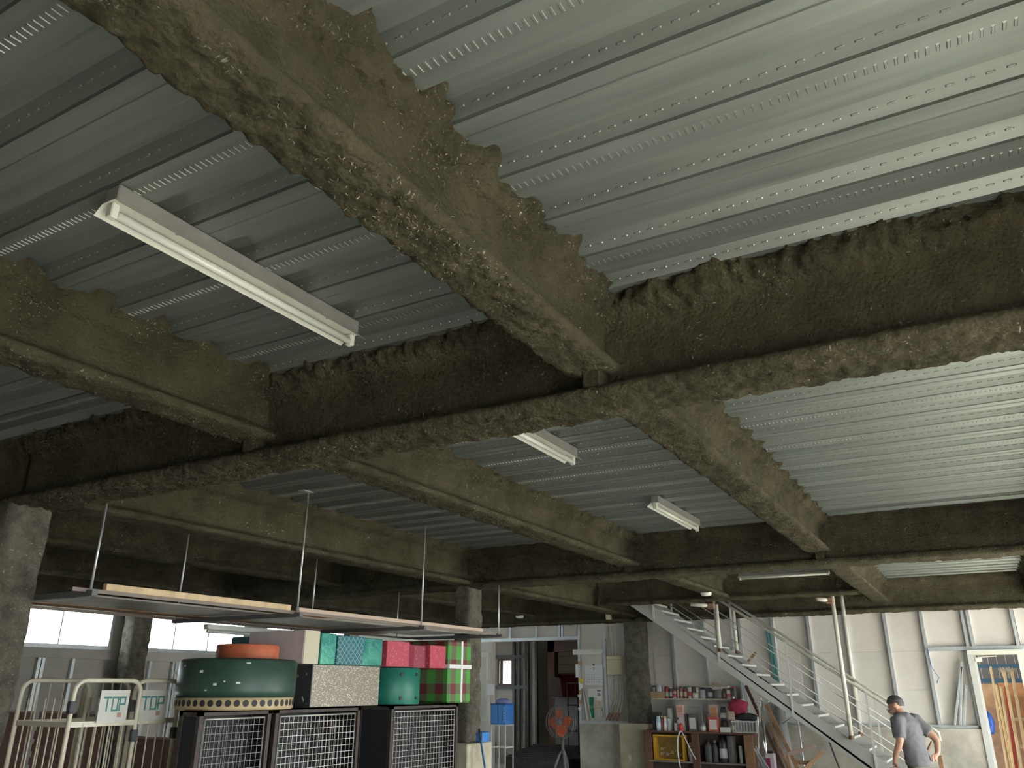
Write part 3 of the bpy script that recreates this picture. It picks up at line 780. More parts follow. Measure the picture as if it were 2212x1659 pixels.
# ------------------------------------------------------------------ cages with coloured display boxes
ZC = H-.17
def cage(label, y0, y1, dark=False, dep=.4):
    X1 = -5.0; X0 = X1-dep; z0 = .0
    t = thing('wire_cage_cabinet', label, 'cage', ((X0+X1)/2, (y0+y1)/2, 0), 'dark framed wire cages under the display boxes')
    f_ = MB(); b = .035
    for x in (X0, X1-b):
        for y in (y0, y1-b): f_.box(x, x+b, y, y+b, z0, ZC)
    for z in (z0+.06, ZC-b):
        f_.box(X0, X1, y0, y0+b, z, z+b).box(X0, X1, y1-b, y1, z, z+b).box(X0, X0+b, y0, y1, z, z+b).box(X1-b, X1, y0, y1, z, z+b)
    f_.build('frame', DARK, t)
    MB().box(X0+.02, X1-.02, y0+.012, y0+.02, .08, ZC-.04).build('end_panel', DARKP, t)
    MB().box(X0+.02, X1-.02, y1-.02, y1-.012, .08, ZC-.04).build('end_panel', DARKP, t)
    MB().box(X0, X0+.01, y0+.03, y1-.03, .08, ZC-.04).build('back_panel', DARKP, t)
    MB().box(X0, X1, y0, y1, ZC-.012, ZC).build('top_board', DARKP, t)
    d = bpy.data.objects.new('door', None); C.objects.link(d); d.parent = t
    a, c = y0+.06, y1-.06
    fr = MB(); fr.tube((X1-.01, a, .1), (X1-.01, a, ZC-.06), .006).tube((X1-.01, c, .1), (X1-.01, c, ZC-.06), .006).tube((X1-.01, a, ZC-.06), (X1-.01, c, ZC-.06), .007).tube((X1-.01, a, .1), (X1-.01, c, .1), .006)
    fr.build('door_frame', MESHM, d)
    g_ = MB(); n = int((c-a)/.05)
    for i in range(1, n): g_.bar((X1-.01, a+(c-a)*i/n, .1), (X1-.01, a+(c-a)*i/n, ZC-.06), .0035, .0035)
    z = .15
    while z < ZC-.08: g_.bar((X1-.006, a, z), (X1-.006, c, z), .0035, .0035); z += .05
    go = g_.build('wire_grid', MESHM if not dark else mat('wire_shaded', (.22, .21, .2), .5, metal=.4), d)  # darker wire colour stands in for the shade on the first cage
    # stacked folded wire trays inside
    tr = MB(); y = y0+.1
    while y < y1-.08: tr.bar((X1-.11, y, .1), (X1-.12, y, ZC-.1), .004, .012); y += .04
    tr.build('inner_rack', mat('wire_dull', (.22, .215, .21), .55, metal=.4), t)
    return t
cage('dark brown wire cage under the dark green drum beside the roll carts', 4.27, 4.97, True, .22)
cage('dark brown wire cage under the speckled grey box', 5.02, 6.06)
cage('dark brown wire cage under the green plaid box beside the concrete plinth', 6.52, 7.68)

def perf_mat():
    return mat('drum_green', (.035, .075, .055), .45, var=.25, vscale=2.5)
dr = thing('display_drum', 'dark green round drum with a cream band of black dots', 'drum', (-5.16, 4.73, ZC))
cx, cy, R_ = -5.16, 4.73, .446
MB().lathe([(.2, ZC+.002), (R_-.02, ZC+.002), (R_-.006, ZC+.012), (R_-.006, ZC+.09)], (cx, cy, 0), 64).build('dotted_band', mat('band_cream', (.60, .47, .27), .5, var=.1), dr)
MB().lathe([(R_, ZC+.088), (R_+.002, ZC+.14), (R_, ZC+.345), (R_-.02, ZC+.362), (R_-.06, ZC+.366), (.05, ZC+.366)], (cx, cy, 0), 64).build('drum_body', perf_mat(), dr)
dots = MB()
for i in range(44):
    an = 2*math.pi*i/44; c_, s_ = math.cos(an), math.sin(an); rr = R_-.0045
    ring = []
    for j in range(12):
        b = 2*math.pi*j/12; u = .023*math.cos(b); v = .024*math.sin(b)
        ring.append((cx+rr*c_-u*s_, cy+rr*s_+u*c_, ZC+.05+v))
    o = len(dots.v); dots._add(ring, [tuple(range(12))])
dots.build('dot', mat('dot_dark', (.03, .035, .035), .6), dr)
fl_ = MB(); random.seed(5)
for an, z in ((-1.05, .31), (-.62, .27), (-.35, .18), (-.2, .2), (.02, .19), (.15, .33), (-.5, .14)):
    a0 = an-.75; fl_.obox((cx+(R_+.0015)*math.cos(a0), cy+(R_+.0015)*math.sin(a0), ZC+z), ((-math.sin(a0), math.cos(a0), 0), (0, 0, 1), (math.cos(a0), math.sin(a0), 0)), (random.uniform(.006, .016), random.uniform(.003, .009), .001))
fl_.build('paint_chip', PAPER, dr)
od = MB().lathe([(.1, 0), (.245, 0), (.25, .006), (.25, .112), (.24, .12), (.1, .12)], (-5.3, 4.93, ZC+.367), 48)
tag(od.build('display_drum', mat('drum_orange', (.58, .15, .07), .6, var=.2, vscale=5), None, (-5.3, 4.93, ZC+.367)), 'faded orange round drum standing on the dark green drum', 'drum')
def sp_mat():
    M_ = mat('speckled_grey', (.42, .38, .32), .4, var=.02)
    nt = M_.node_tree; N = nt.nodes; L = nt.links; b = N['Principled BSDF']
    v = N.new('ShaderNodeTexVoronoi'); v.inputs['Scale'].default_value = 70
    tc = N.new('ShaderNodeTexCoord'); L.new(tc.outputs['Object'], v.inputs['Vector'])
    r = N.new('ShaderNodeValToRGB'); r.color_ramp.elements[0].position = .1; r.color_ramp.elements[0].color = (.78, .70, .58, 1); r.color_ramp.elements[1].position = .38; r.color_ramp.elements[1].color = (.22, .20, .17, 1)
    L.new(v.outputs['Distance'], r.inputs[0]); L.new(r.outputs[0], b.inputs['Base Color']); b.inputs['Metallic'].default_value = .5
    return M_
def fleck_mat(name, base, fleck, sc, thr):
    M_ = mat(name, base, .55)
    nt = M_.node_tree; N = nt.nodes; L = nt.links; b = N['Principled BSDF']
    v = N.new('ShaderNodeTexVoronoi'); v.inputs['Scale'].default_value = sc
    tc = N.new('ShaderNodeTexCoord'); mp = N.new('ShaderNodeMapping'); mp.inputs['Scale'].default_value = (1, 1, .45)
    L.new(tc.outputs['Object'], mp.inputs[0]); L.new(mp.outputs[0], v.inputs['Vector'])
    r = N.new('ShaderNodeValToRGB'); r.color_ramp.elements[0].position = thr; r.color_ramp.elements[0].color = (*fleck, 1); r.color_ramp.elements[1].position = thr+.1; r.color_ramp.elements[1].color = (*base, 1)
    L.new(v.outputs['Distance'], r.inputs[0]); L.new(r.outputs[0], b.inputs['Base Color'])
    return M_
sb = thing('display_box', 'speckled silver-grey box with a black starry end under the white box', 'box', (-5.2, 5.85, ZC))
MB().box(-5.45, -5.0, 5.40, 6.31, ZC+.002, ZC+.345, .004).build('box_body', sp_mat(), sb)
MB().box(-5.45, -5.002, 5.392, 5.3995, ZC+.004, ZC+.343).build('end_panel', fleck_mat('starry_black', (.05, .05, .055), (.75, .75, .75), 26, .1), sb)
wbx = thing('display_box', 'long white box with a cream end standing behind the orange drum', 'box', (-5.3, 5.35, ZC+.346))
MB().box(-5.66, -5.0, 5.26, 5.45, ZC+.3465, ZC+.62, .006).build('box_body', mat('white_card', (.66, .60, .60), .7, var=.06), wbx)
MB().box(-4.9995, -4.996, 5.264, 5.446, ZC+.35, ZC+.616).build('end_panel', mat('cream_card', (.62, .58, .42), .7), wbx)
tag(MB().box(-6.15, -5.9, 5.5, 5.75, ZC-.02, ZC+.6, .01).build('display_box', mat('teal_dull', (.05, .22, .27), .5, var=.2), None, (-6.0, 5.6, ZC-.02)), 'small dull teal box peeking out behind the white box', 'box')
def quilt_mat():
    M_ = mat('teal_quilt', (.015, .13, .17), .35)
    nt = M_.node_tree; N = nt.nodes; L = nt.links; b = N['Principled BSDF']
    tc = N.new('ShaderNodeTexCoord'); mp = N.new('ShaderNodeMapping'); mp.inputs['Rotation'].default_value = (math.radians(40), 0, 0); mp.inputs['Scale'].default_value = (1, 24, 24)
    L.new(tc.outputs['Object'], mp.inputs[0])
    sx = N.new('ShaderNodeSeparateXYZ'); L.new(mp.outputs[0], sx.inputs[0])
    outs = []
    for k in (1, 2):
        fr = N.new('ShaderNodeMath'); fr.operation = 'FRACT'; L.new(sx.outputs[k], fr.inputs[0])
        lt = N.new('ShaderNodeMath'); lt.operation = 'LESS_THAN'; lt.inputs[1].default_value = .13; L.new(fr.outputs[0], lt.inputs[0]); outs.append(lt.outputs[0])
    mx = N.new('ShaderNodeMath'); mx.operation = 'MAXIMUM'; L.new(outs[0], mx.inputs[0]); L.new(outs[1], mx.inputs[1])
    mi = N.new('ShaderNodeMix'); mi.data_type = 'RGBA'; L.new(mx.outputs[0], mi.inputs[0]); mi.inputs[6].default_value = (.012, .12, .16, 1); mi.inputs[7].default_value = (.16, .42, .42, 1)
    L.new(mi.outputs[2], b.inputs['Base Color'])
    return M_
foil = mat('teal_foil', (.02, .20, .20), .22, metal=.4, col2=(.10, .42, .30), vscale=6, bump=.5, bscale=14)
ZT2 = ZC+.3465
tb = thing('display_box', 'teal foil box with a quilted middle between the white and the pink boxes', 'box', (-5.2, 5.95, ZT2))
MB().box(-5.45, -5.0, 5.475, 5.67, ZT2, ZT2+.26, .006).build('foil_side', foil, tb)
MB().box(-5.45, -4.985, 5.672, 6.03, ZT2, ZT2+.25, .006).build('quilted_middle', quilt_mat(), tb)
MB().box(-5.45, -5.0, 6.032, 6.33, ZT2, ZT2+.245, .006).build('foil_side', foil, tb)
td = thing('display_drum', 'teal green cylinder with dark bolts under the pink box', 'drum', (-5.27, 6.83, ZC))
MB().lathe([(.05, ZC+.002), (.29, ZC+.002), (.295, ZC+.01), (.295, ZC+.335), (.285, ZC+.343), (.05, ZC+.343)], (-5.27, 6.83, 0), 48).build('drum_body', mat('teal_paint', (.01, .17, .12), .45, var=.15, vscale=6), td)
for an in (-.55, .12):
    for z in (.06, .28):
        q = Vector((math.cos(an), math.sin(an), 0)); MB().obox(Vector((-5.27, 6.83, ZC+z))+q*.298, (q, (-q.y, q.x, 0), (0, 0, 1)), (.006, .016, .014), .003).build('bolt', BLACK, td)
pk = fleck_mat('pink_foil', (.50, .06, .10), (.80, .42, .44), 55, .12); pkd = fleck_mat('pink_foil_dark', (.28, .03, .06), (.75, .35, .38), 40, .08)
pb = thing('display_box', 'pink speckled box with folded sides on top of the teal cylinder', 'box', (-5.2, 6.8, ZT2))
MB().box(-5.4, -4.97, 6.36, 6.72, ZT2, ZT2+.235, .004).build('box_body', pk, pb)
MB().prism([(-4.99, 6.725), (-5.05, 6.91), (-5.4, 6.91), (-5.4, 6.725)], ZT2, ZT2+.215).build('fold', pkd, pb)
MB().prism([(-5.07, 6.912), (-5.05, 7.12), (-5.4, 7.12), (-5.4, 6.912)], ZT2, ZT2+.215).build('fold', pkd, pb)
MB().box(-5.4, -5.0, 7.122, 7.41, ZT2, ZT2+.225, .004).build('box_body', pk, pb)
def plaid_mat():
    M_ = mat('plaid', (.1, .4, .06), .5)
    nt = M_.node_tree; N = nt.nodes; L = nt.links; b = N['Principled BSDF']
    tc = N.new('ShaderNodeTexCoord'); sx = N.new('ShaderNodeSeparateXYZ'); L.new(tc.outputs['Object'], sx.inputs[0])
    ad = N.new('ShaderNodeMath'); ad.operation = 'ADD'; L.new(sx.outputs[0], ad.inputs[0]); L.new(sx.outputs[1], ad.inputs[1])
    def stripe(src, per, w, off):
        m1 = N.new('ShaderNodeMath'); m1.operation = 'MULTIPLY_ADD'; m1.inputs[1].default_value = 1/per; m1.inputs[2].default_value = off; L.new(src, m1.inputs[0])
        fr = N.new('ShaderNodeMath'); fr.operation = 'FRACT'; L.new(m1.outputs[0], fr.inputs[0])
        lt = N.new('ShaderNodeMath'); lt.operation = 'LESS_THAN'; lt.inputs[1].default_value = w; L.new(fr.outputs[0], lt.inputs[0]); return lt.outputs[0]
    a = stripe(ad.outputs[0], .21, .48, .2); c = stripe(sx.outputs[2], .245, .42, .62)
    su = N.new('ShaderNodeMath'); su.operation = 'ADD'; L.new(a, su.inputs[0]); L.new(c, su.inputs[1])
    dv = N.new('ShaderNodeMath'); dv.operation = 'MULTIPLY'; dv.inputs[1].default_value = .5; L.new(su.outputs[0], dv.inputs[0])
    r = N.new('ShaderNodeValToRGB'); r.color_ramp.interpolation = 'CONSTANT'
    r.color_ramp.elements[0].position = 0; r.color_ramp.elements[0].color = (.07, .34, .05, 1)
    r.color_ramp.elements[1].position = .4; r.color_ramp.elements[1].color = (.13, .15, .07, 1)
    e = r.color_ramp.elements.new(.8); e.color = (.17, .02, .03, 1)
    L.new(dv.outputs[0], r.inputs[0]); L.new(r.outputs[0], b.inputs['Base Color'])
    return M_
pl = thing('display_box', 'tall green and maroon plaid box with a white ribbon cross', 'box', (-5.35, 7.7, ZC))
MB().box(-5.75, -5.0, 7.48, 7.93, ZC+.002, ZC+.64, .02).build('box_body', plaid_mat(), pl)
MB().box(-4.9995, -4.994, 7.71, 7.745, ZC+.01, ZC+.635).build('ribbon', PAPER, pl)
MB().box(-4.9995, -4.995, 7.485, 7.925, ZC+.35, ZC+.39).build('ribbon', PAPER, pl)
MB().box(-5.7, -5.0, 7.474, 7.4795, ZC+.35, ZC+.39).build('ribbon', PAPER, pl)

# ------------------------------------------------------------------ roll carts with signs
def cart(label, x, y0, y1, sg):
    t = thing('roll_cart', label, 'cart', (x-.3, (y0+y1)/2, 0), 'nested roll carts at the left')
    zt = H+.035; r_ = .016
    def uframe(xx, nm):
        c = .08
        pts = [(xx, y0, .16), (xx, y0, zt-c)]+[(xx, y0+c-c*math.cos(a), zt-c+c*math.sin(a)) for a in (.4, .8, 1.2, 1.57)]
        pts += [(xx, y1-c+c*math.sin(a), zt-c+c*math.cos(a)) for a in (0, .4, .8, 1.2)]+[(xx, y1, zt-c), (xx, y1, .16)]
        MB().path(pts, r_, 10).build(nm, CREAM, t)
    uframe(x, 'tube_frame'); uframe(x-.62, 'tube_frame')
    n = 5
    for xx in (x, x-.62):
        for i in range(1, n):
            y = y0+(y1-y0)*i/n
            MB().tube((xx, y, .2), (xx, y, H-.245 if xx == x else zt-.01), .006, 6).build('upright_bar', CREAM, t)
        for z in (H-.25, .2): MB().bar((xx, y0, z), (xx, y1, z), .01, .035).build('cross_strip', CREAM, t)
    for i in range(1, 6):
        xx = x-.62*i/6
        MB().tube((xx, y0, .2), (xx, y0, zt-.12), .006, 6).build('upright_bar', CREAM, t)
    for y in (y0,): MB().bar((x, y, H-.25), (x-.62, y, H-.25), .01, .035).build('cross_strip', CREAM, t)
    MB().box(x-.62, x, y0, y1, .14, .17, .004).build('platform', CREAM, t)
    for z in (H-.14,): MB().box(x-.02, x+.022, y0-.025, y0+.025, z-.04, z+.04, .006).build('latch', INK, t)
    MB().box(x-.02, x+.022, y1-.025, y1+.025, H-.38, H-.3, .006).build('latch', INK, t)
    for xx in (x-.05, x-.57):
        for y in (y0+.06, y1-.06):
            w_ = MB().lathe([(.02, -.014), (.06, -.014), (.06, .014), (.02, .014)], (xx, y, .06), 16, 'Y').build('wheel', BLACK, t)
            MB().box(xx-.02, xx+.02, y-.02, y+.02, .07, .145).build('caster_fork', STUD, t)
    # sign board with painted letters
    sy0, sy1 = sg; z0, z1 = H-.245, H-.03
    s = MB().box(x+.017, x+.022, sy0, sy1, z0, z1).build('sign', mat('sign_plate', (.62, .61, .55), .6, var=.05), t)
    w = sy1-sy0; xf = x+.023
    def stroke(m_, u0, v0, u1, v1): m_.box(x+.022, xf, sy0+w*u0, sy0+w*u1, z0+(z1-z0)*v0, z0+(z1-z0)*v1)
    T_ = MB(); stroke(T_, .12, .74, .40, .80); stroke(T_, .235, .34, .285, .74)
    O_ = MB(); stroke(O_, .42, .34, .47, .80); stroke(O_, .60, .34, .65, .80); stroke(O_, .47, .74, .60, .80); stroke(O_, .47, .34, .60, .40)
    P_ = MB(); stroke(P_, .67, .34, .72, .80); stroke(P_, .72, .74, .90, .80); stroke(P_, .72, .53, .90, .59); stroke(P_, .85, .59, .90, .74)
    GI = mat('sign_green', (.06, .22, .20), .6)
    for m_ in (T_, O_, P_): m_.build('letter', GI, s)
    RI = MB(); stroke(RI, .66, .16, .80, .30); RI.build('red_mark', mat('sign_red', (.45, .25, .2), .7), s)
    return t
cart('cream tube roll cart with a full green lettered sign in front of the brown mats', -5.5, 3.6, 4.12, (3.79, 4.02))
cart('cream tube roll cart whose sign is cut by the other cart, beside the green drum', -5.6, 4.15, 4.55, (4.17, 4.43))

# ------------------------------------------------------------------ brown interlocking mats stood on edge
BM = mat('brown_mat', (.36, .22, .19), .8, var=.1, vscale=5)
def mat_panel(label, x0, x1, y, z1):
    t = thing('interlocking_mat', label, 'mat', ((x0+x1)/2, y, 0), 'brown foam mats stood on edge')
    MB().box(x0+.02, x1-.02, y, y+.03, 0.0, z1, .004).build('mat_sheet', BM, t)
    MB().box(x0+.02, x1-.02, y-.004, y+.034, z1, z1+.018).build('edge_strip', mat('pink_strip', (.75, .58, .5), .6), t)
    for xe, s in ((x0+.02, -1), (x1-.02, 1)):
        z = .05
        while z < z1-.05:
            MB().prism([(0, -.025), (0, .025), (s*.022, .034), (s*.022, -.034)], y+.002, y+.028, lambda u, v, w_, z=z, xe=xe: (xe+u, w_, z+.03+v)).build('tooth', BM, t)
            z += .115
zm = H-.25
mat_panel('brown jigsaw-edged mat at the far left behind the roll carts', -9.3, -8.25, 5.0, zm)
mat_panel('brown jigsaw-edged mat seen through the roll cart bars', -8.2, -7.15, 5.03, zm)
mat_panel('lower brown jigsaw-edged mat behind the second roll cart', -7.05, -6.1, 5.2, zm-.2)
# ------------------------------------------------------------------ wall shelf with cans
YS = 13.86
def xs(u, Y=13.9): return at(1400+u*.11393, 1508, Y=Y).x
ZS = H-.186
sh = thing('wall_shelf', 'cream board shelf of spray cans fixed to the studs beside the column', 'shelf', (-4.3, 13.95, ZS))
MB().box(-5.06, -3.53, YS-.04, YB-.065, ZS-.018, ZS, .002).build('board', mat('shelf_cream', (.74, .69, .56), .6), sh)
for x in (-4.70, -3.58): MB().box(x, x+.03, YS, YB-.066, ZS-.15, ZS-.018).build('bracket', STUD, sh)
MB().box(-3.57, -3.545, YB-.13, YB-.07, .4, 2.35).build('slotted_post', STUD, sh)
SH = .000846
def can(u0, u1, h, label, body, cap=None, cyl=True, Y=YS+.07, z=None, mats=None, caph=.022, name='spray_can', cat='can', kind='can', band=None):
    z = ZS if z is None else z
    x0, x1 = xs(u0, Y), xs(u1, Y); cx = (x0+x1)/2; r = (x1-x0)/2; hh = h*SH
    t = thing(name, label, cat, (cx, Y, z))
    cb = mat('c_%02x%02x%02x' % tuple(int(c*255) for c in body), body, .4)
    if cyl:
        top = hh-(caph if cap else 0)
        MB().lathe([(r*.3, z+.0005), (r*.96, z+.0005), (r, z+.004), (r, z+top*.9), (r*.72, z+top), (r*.3, z+top)], (cx, Y, 0), 16).build('body', cb, t)
        if cap: MB().lathe([(r*.75, z+top), (r*.75, z+hh-.004), (r*.6, z+hh), (r*.1, z+hh)], (cx, Y, 0), 14).build('cap', mat('c_%02x%02x%02x' % tuple(int(c*255) for c in cap), cap, .4), t)
        if band: MB().lathe([(r+.0006, z+hh*.18), (r+.0006, z+hh*.55)], (cx, Y, 0), 16, cap=False).build('print_band', mat('c_%02x%02x%02x' % tuple(int(c*255) for c in band), band, .5), t)
    else:
        d = min(r, .05)
        MB().box(x0, x1, Y-d, Y+d, z+.0005, z+hh, .003).build('body', cb, t)
        if band: MB().box(x0+r*.25, x1-r*.25, Y-d-.001, Y-d, z+hh*.15, z+hh*.8).build('label_panel', mat('c_%02x%02x%02x' % tuple(int(c*255) for c in band), band, .6), t)
        if cap: MB().lathe([(r*.35, z+hh), (r*.35, z+hh+caph), (r*.1, z+hh+caph)], (cx, Y, 0), 12).build('cap', mat('c_%02x%02x%02x' % tuple(int(c*255) for c in cap), cap, .4), t)
    return t
K = (.04, .04, .045); W = (.72, .72, .70); G = (.30, .29, .28)
can(35, 148, 125, 'leftmost plain kraft carton on the wall shelf', (.47, .32, .18), cyl=False, name='carton', cat='carton')
can(152, 325, 120, 'second wider kraft carton on the wall shelf', (.50, .34, .20), cyl=False, name='carton', cat='carton')
zc = ZS+.108
can(80, 158, 110, 'black-capped can on the leftmost kraft carton', (.35, .34, .32), K, z=zc)
can(168, 268, 120, 'shiny silver tin on the wider kraft carton', (.62, .62, .63), W, z=zc, caph=.01)
can(272, 330, 115, 'white can at the right end of the wider kraft carton', W, z=zc, Y=YS+.12)
can(330, 400, 225, 'red spray can with rainbow stripe next to the cartons', (.45, .06, .06), (.4, .05, .06), band=(.30, .42, .30))
can(405, 466, 215, 'black and white spray can beside the red one', (.08, .08, .10), W, band=(.5, .5, .52))
can(470, 545, 160, 'short red and white tin between spray cans', (.62, .52, .46), (.55, .08, .08), band=(.5, .06, .08))
can(550, 598, 175, 'pale pink spray can', (.68, .48, .40), (.70, .62, .55))
can(602, 672, 225, 'tall brown spray can', (.28, .18, .16), (.30, .12, .10), band=(.55, .42, .36))
can(680, 748, 225, 'dark red spray can with a green cap', (.30, .06, .06), (.05, .20, .09), band=(.55, .45, .32))
can(762, 836, 235, 'white spray can with a bright green cap', (.66, .62, .62), (.14, .42, .16), band=(.55, .10, .12))
tsp = can(845, 970, 112, 'small cream stool-shaped tub holding a jar', (.70, .66, .55), cyl=True, name='tub', cat='tub')
can(850, 912, 105, 'dark brown jar on the cream tub', (.12, .06, .05), z=ZS+.096, name='jar', cat='jar')
can(916, 972, 95, 'white jar beside the brown jar on the tub', W, z=ZS+.096, name='jar', cat='jar')
can(985, 1098, 205, 'grey paint tin with black lid', (.42, .40, .42), K, name='paint_tin', cat='tin', caph=.03)
can(1140, 1236, 215, 'black tin with a white label stripe', (.12, .10, .12), K, band=(.6, .55, .58), name='paint_tin', cat='tin')
can(1255, 1408, 165, 'wide dark grey tin under the crumpled papers', (.16, .15, .14), name='paint_tin', cat='tin')
can(1425, 1478, 190, 'narrow dark can with rusty band', (.14, .11, .10), K, band=(.35, .25, .2))
can(1490, 1582, 170, 'white can with diagonal red and blue print', (.72, .70, .64), band=(.60, .12, .10))
can(1590, 1680, 215, 'dark green bottle with a pink cap at the right end of the shelf', (.10, .13, .10), (.6, .10, .22), name='bottle', cat='bottle')
bl = MB().lathe([(.002, -.02), (.014, -.014), (.02, 0), (.014, .014), (.002, .02)], (xs(1635), YS-.012, ZS+.021), 12)
tag(bl.build('white_ball', W and mat('ball_white', (.8, .8, .76), .4), None, (xs(1635), YS-.012, ZS)), 'small white ball at the right end of the wall shelf', 'ball')
def sheet(label, pts, h, m_, name='paper_bundle', cat='paper'):
    q = MB(); n = len(pts)
    vs = [p for p in pts]+[(p[0], p[1], p[2]+h) for p in pts]
    q._add(vs, [tuple(range(n))[::-1], tuple(range(n, 2*n))]+[(i, (i+1) % n, n+(i+1) % n, n+i) for i in range(n)])
    tag(q.build(name, m_, None, pts[0]), label, cat); return q
sheet('crumpled orange and white paper bundle on the shelf tins', [(xs(1250), YS+.02, ZS+.145), (xs(1530), YS+.01, ZS+.165), (xs(1545), YS+.15, ZS+.172), (xs(1265), YS+.15, ZS+.15)], .03, mat('paper_peach', (.72, .52, .42), .8, col2=(.78, .74, .68), vscale=20))
sheet('folded kraft flap standing on the paper bundle', [(xs(1200), YS+.05, ZS+.2), (xs(1350), YS+.05, ZS+.196), (xs(1340), YS+.06, ZS+.216), (xs(1235), YS+.06, ZS+.245)], .006, KRAFT)
sheet('grey plastic sheet draped over the grey tin', [(xs(1015), YS+.02, ZS+.19), (xs(1215), YS+.0, ZS+.17), (xs(1235), YS+.13, ZS+.185), (xs(1030), YS+.13, ZS+.192)], .012, mat('plastic_grey', (.55, .56, .54), .3))

# ------------------------------------------------------------------ wooden cabinet with bottles
YC0, YC1, ZCB = 13.36, 13.6, H-.665
CXL, CXR = -5.05, -3.30
cb = thing('wooden_cabinet', 'dark brown open wooden cabinet under the wall shelf', 'cabinet', ((CXL+CXR)/2, (YC0+YC1)/2, 0))
MB().box(CXL-.01, CXR+.02, YC0-.01, YC1+.0, ZCB-.03, ZCB, .003).build('top_board', WOODD, cb)
for x0, x1 in ((CXL, CXL+.11), (-4.27, -4.15), (CXR-.14, CXR)):
    MB().box(x0, x1, YC0, YC0+.03, 0, ZCB-.031, .002).build('post', WOODD if x0 < -3.6 else WOODM, cb)
MB().box(CXL, CXL+.02, YC0+.031, YC1, 0, ZCB-.031).build('side_panel', WOODD, cb)
MB().box(CXR-.02, CXR, YC0+.031, YC1, 0, ZCB-.031).build('side_panel', WOODD, cb)
MB().box(CXL+.021, CXR-.021, YC1-.012, YC1, 0.0, ZCB-.031).build('back_panel', mat('cab_back', (.10, .075, .06), .8), cb)
ZC1 = H-1.105
MB().box(CXL+.06, -4.271, YC0-.03, YC1-.013, ZC1-.02, ZC1, .002).build('shelf_board', mat('shelf_grey', (.28, .24, .21), .8), cb)
MB().box(-4.149, CXR-.141, YC0-.01, YC1-.013, ZC1-.02, ZC1, .002).build('shelf_board', mat('shelf_grey', (.28, .24, .21), .8), cb)
MB().box(CXL+.06, CXR-.021, YC0+.03, YC1-.013, .1, .12).build('shelf_board', WOODD, cb)
def xc(u, Y=13.4): return at(1400+u*.11393, 1580, Y=Y).x
# yellow crate with hooks
yc = thing('yellow_crate', 'yellow box lying on its side with white hooks inside the cabinet', 'crate', (xc(370), YC0+.1, ZC1))
YM = mat('crate_yellow', (.62, .36, .03), .55, var=.12)
a, b2 = xc(85), xc(665); zt_ = ZC1+.375
MB().box(a, a+.03, YC0+.035, YC1-.02, ZC1+.001, zt_).box(b2-.03, b2, YC0+.035, YC1-.02, ZC1+.001, zt_).box(a+.03, b2-.03, YC0+.035, YC1-.02, zt_-.025, zt_).box(a+.03, b2-.03, YC0+.035, YC1-.02, ZC1+.001, ZC1+.025).build('crate_wall', YM, yc)
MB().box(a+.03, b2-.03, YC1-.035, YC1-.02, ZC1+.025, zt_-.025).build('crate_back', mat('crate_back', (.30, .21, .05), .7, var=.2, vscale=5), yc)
for u, v in ((190, 165), (175, 75), (285, 72), (385, 105), (510, 60), (610, 62)):
    x = xc(u); z = ZC1+v*SH+.02
    MB().path([(x+.017*math.cos(q), YC1-.06, z+.017*math.sin(q)) for q in [i*math.pi/5 for i in range(10)]], .005, 6, closed=True).build('hook_ring', PAPER, yc)
    MB().tube((x+.017, YC1-.058, z), (x+.055, YC1-.037, z+.02), .003, 5).build('hook_stem', PAPER, yc)
bk = thing('plastic_pail', 'translucent white pail stuffed with a brown paper bag in the cabinet', 'pail', (xc(790), YC0+.1, ZC1))
MB().lathe([(.02, ZC1+.001), (.06, ZC1+.001), (.078, ZC1+.17), (.06, ZC1+.17)], (xc(790), YC0+.11, 0), 20).build('pail_body', mat('pail_white', (.55, .53, .50), .4, var=.1), bk)
MB().prism([(-.07, 0), (.06, 0), (.02, .12), (-.06, .1)], -.03, .03, lambda u, v, w: (xc(790)+u, YC0+.11+w, ZC1+.165+v)).build('paper_bag', KRAFT, bk)
DB = mat('dark_bottle', (.05, .052, .055), .3); DB2 = mat('dark_tin', (.09, .09, .095), .45, var=.15)
def bottle(u0, u1, h, label, m_, neck=True, Y=YC0+.09, z=ZC1, capm=None, name='bottle', lab=None):
    x0, x1 = xc(u0, Y), xc(u1, Y); r = (x1-x0)/2; cx = (x0+x1)/2; hh = h*SH
    t = thing(name, label, 'bottle', (cx, Y, z))
    if neck: pr = [(r*.4, z+.001), (r*.95, z+.001), (r, z+.006), (r, z+hh*.68), (r*.8, z+hh*.76), (r*.32, z+hh*.84), (r*.32, z+hh*.9)]
    else: pr = [(r*.4, z+.001), (r*.95, z+.001), (r, z+.006), (r, z+hh*.9), (r*.9, z+hh*.93)]
    MB().lathe(pr, (cx, Y, 0), 18).build('body', m_, t)
    MB().lathe([(r*.38 if neck else r*.92, z+hh*.9), (r*.38 if neck else r*.92, z+hh), (r*.1, z+hh)], (cx, Y, 0), 14).build('cap', capm or BLACK, t)
    if lab: MB().lathe([(r+.0007, z+hh*.16), (r+.0007, z+hh*.5)], (cx, Y, 0), 18, cap=False).build('label_band', lab, t)
    return t
bottle(1050, 1185, 380, 'left dark grey bottle inside the cabinet', DB2, True)
bottle(1190, 1300, 370, 'dark bottle with a white cap edge inside the cabinet', DB2, True, YC0+.12, capm=mat('cap_grey', (.4, .4, .4), .4))
bottle(1325, 1470, 470, 'tall black bottle with a small white label inside the cabinet', DB, True, YC0+.13, lab=mat('lab_white', (.6, .6, .6), .6))
bottle(1480, 1640, 490, 'large grey cylinder standing at the right inside the cabinet', mat('grey_cyl', (.16, .16, .16), .5), False, YC0+.15)
bottle(1690, 1750, 320, 'slim pale green bottle inside the cabinet', mat('bot_green', (.45, .52, .42), .4), False, YC0+.1)
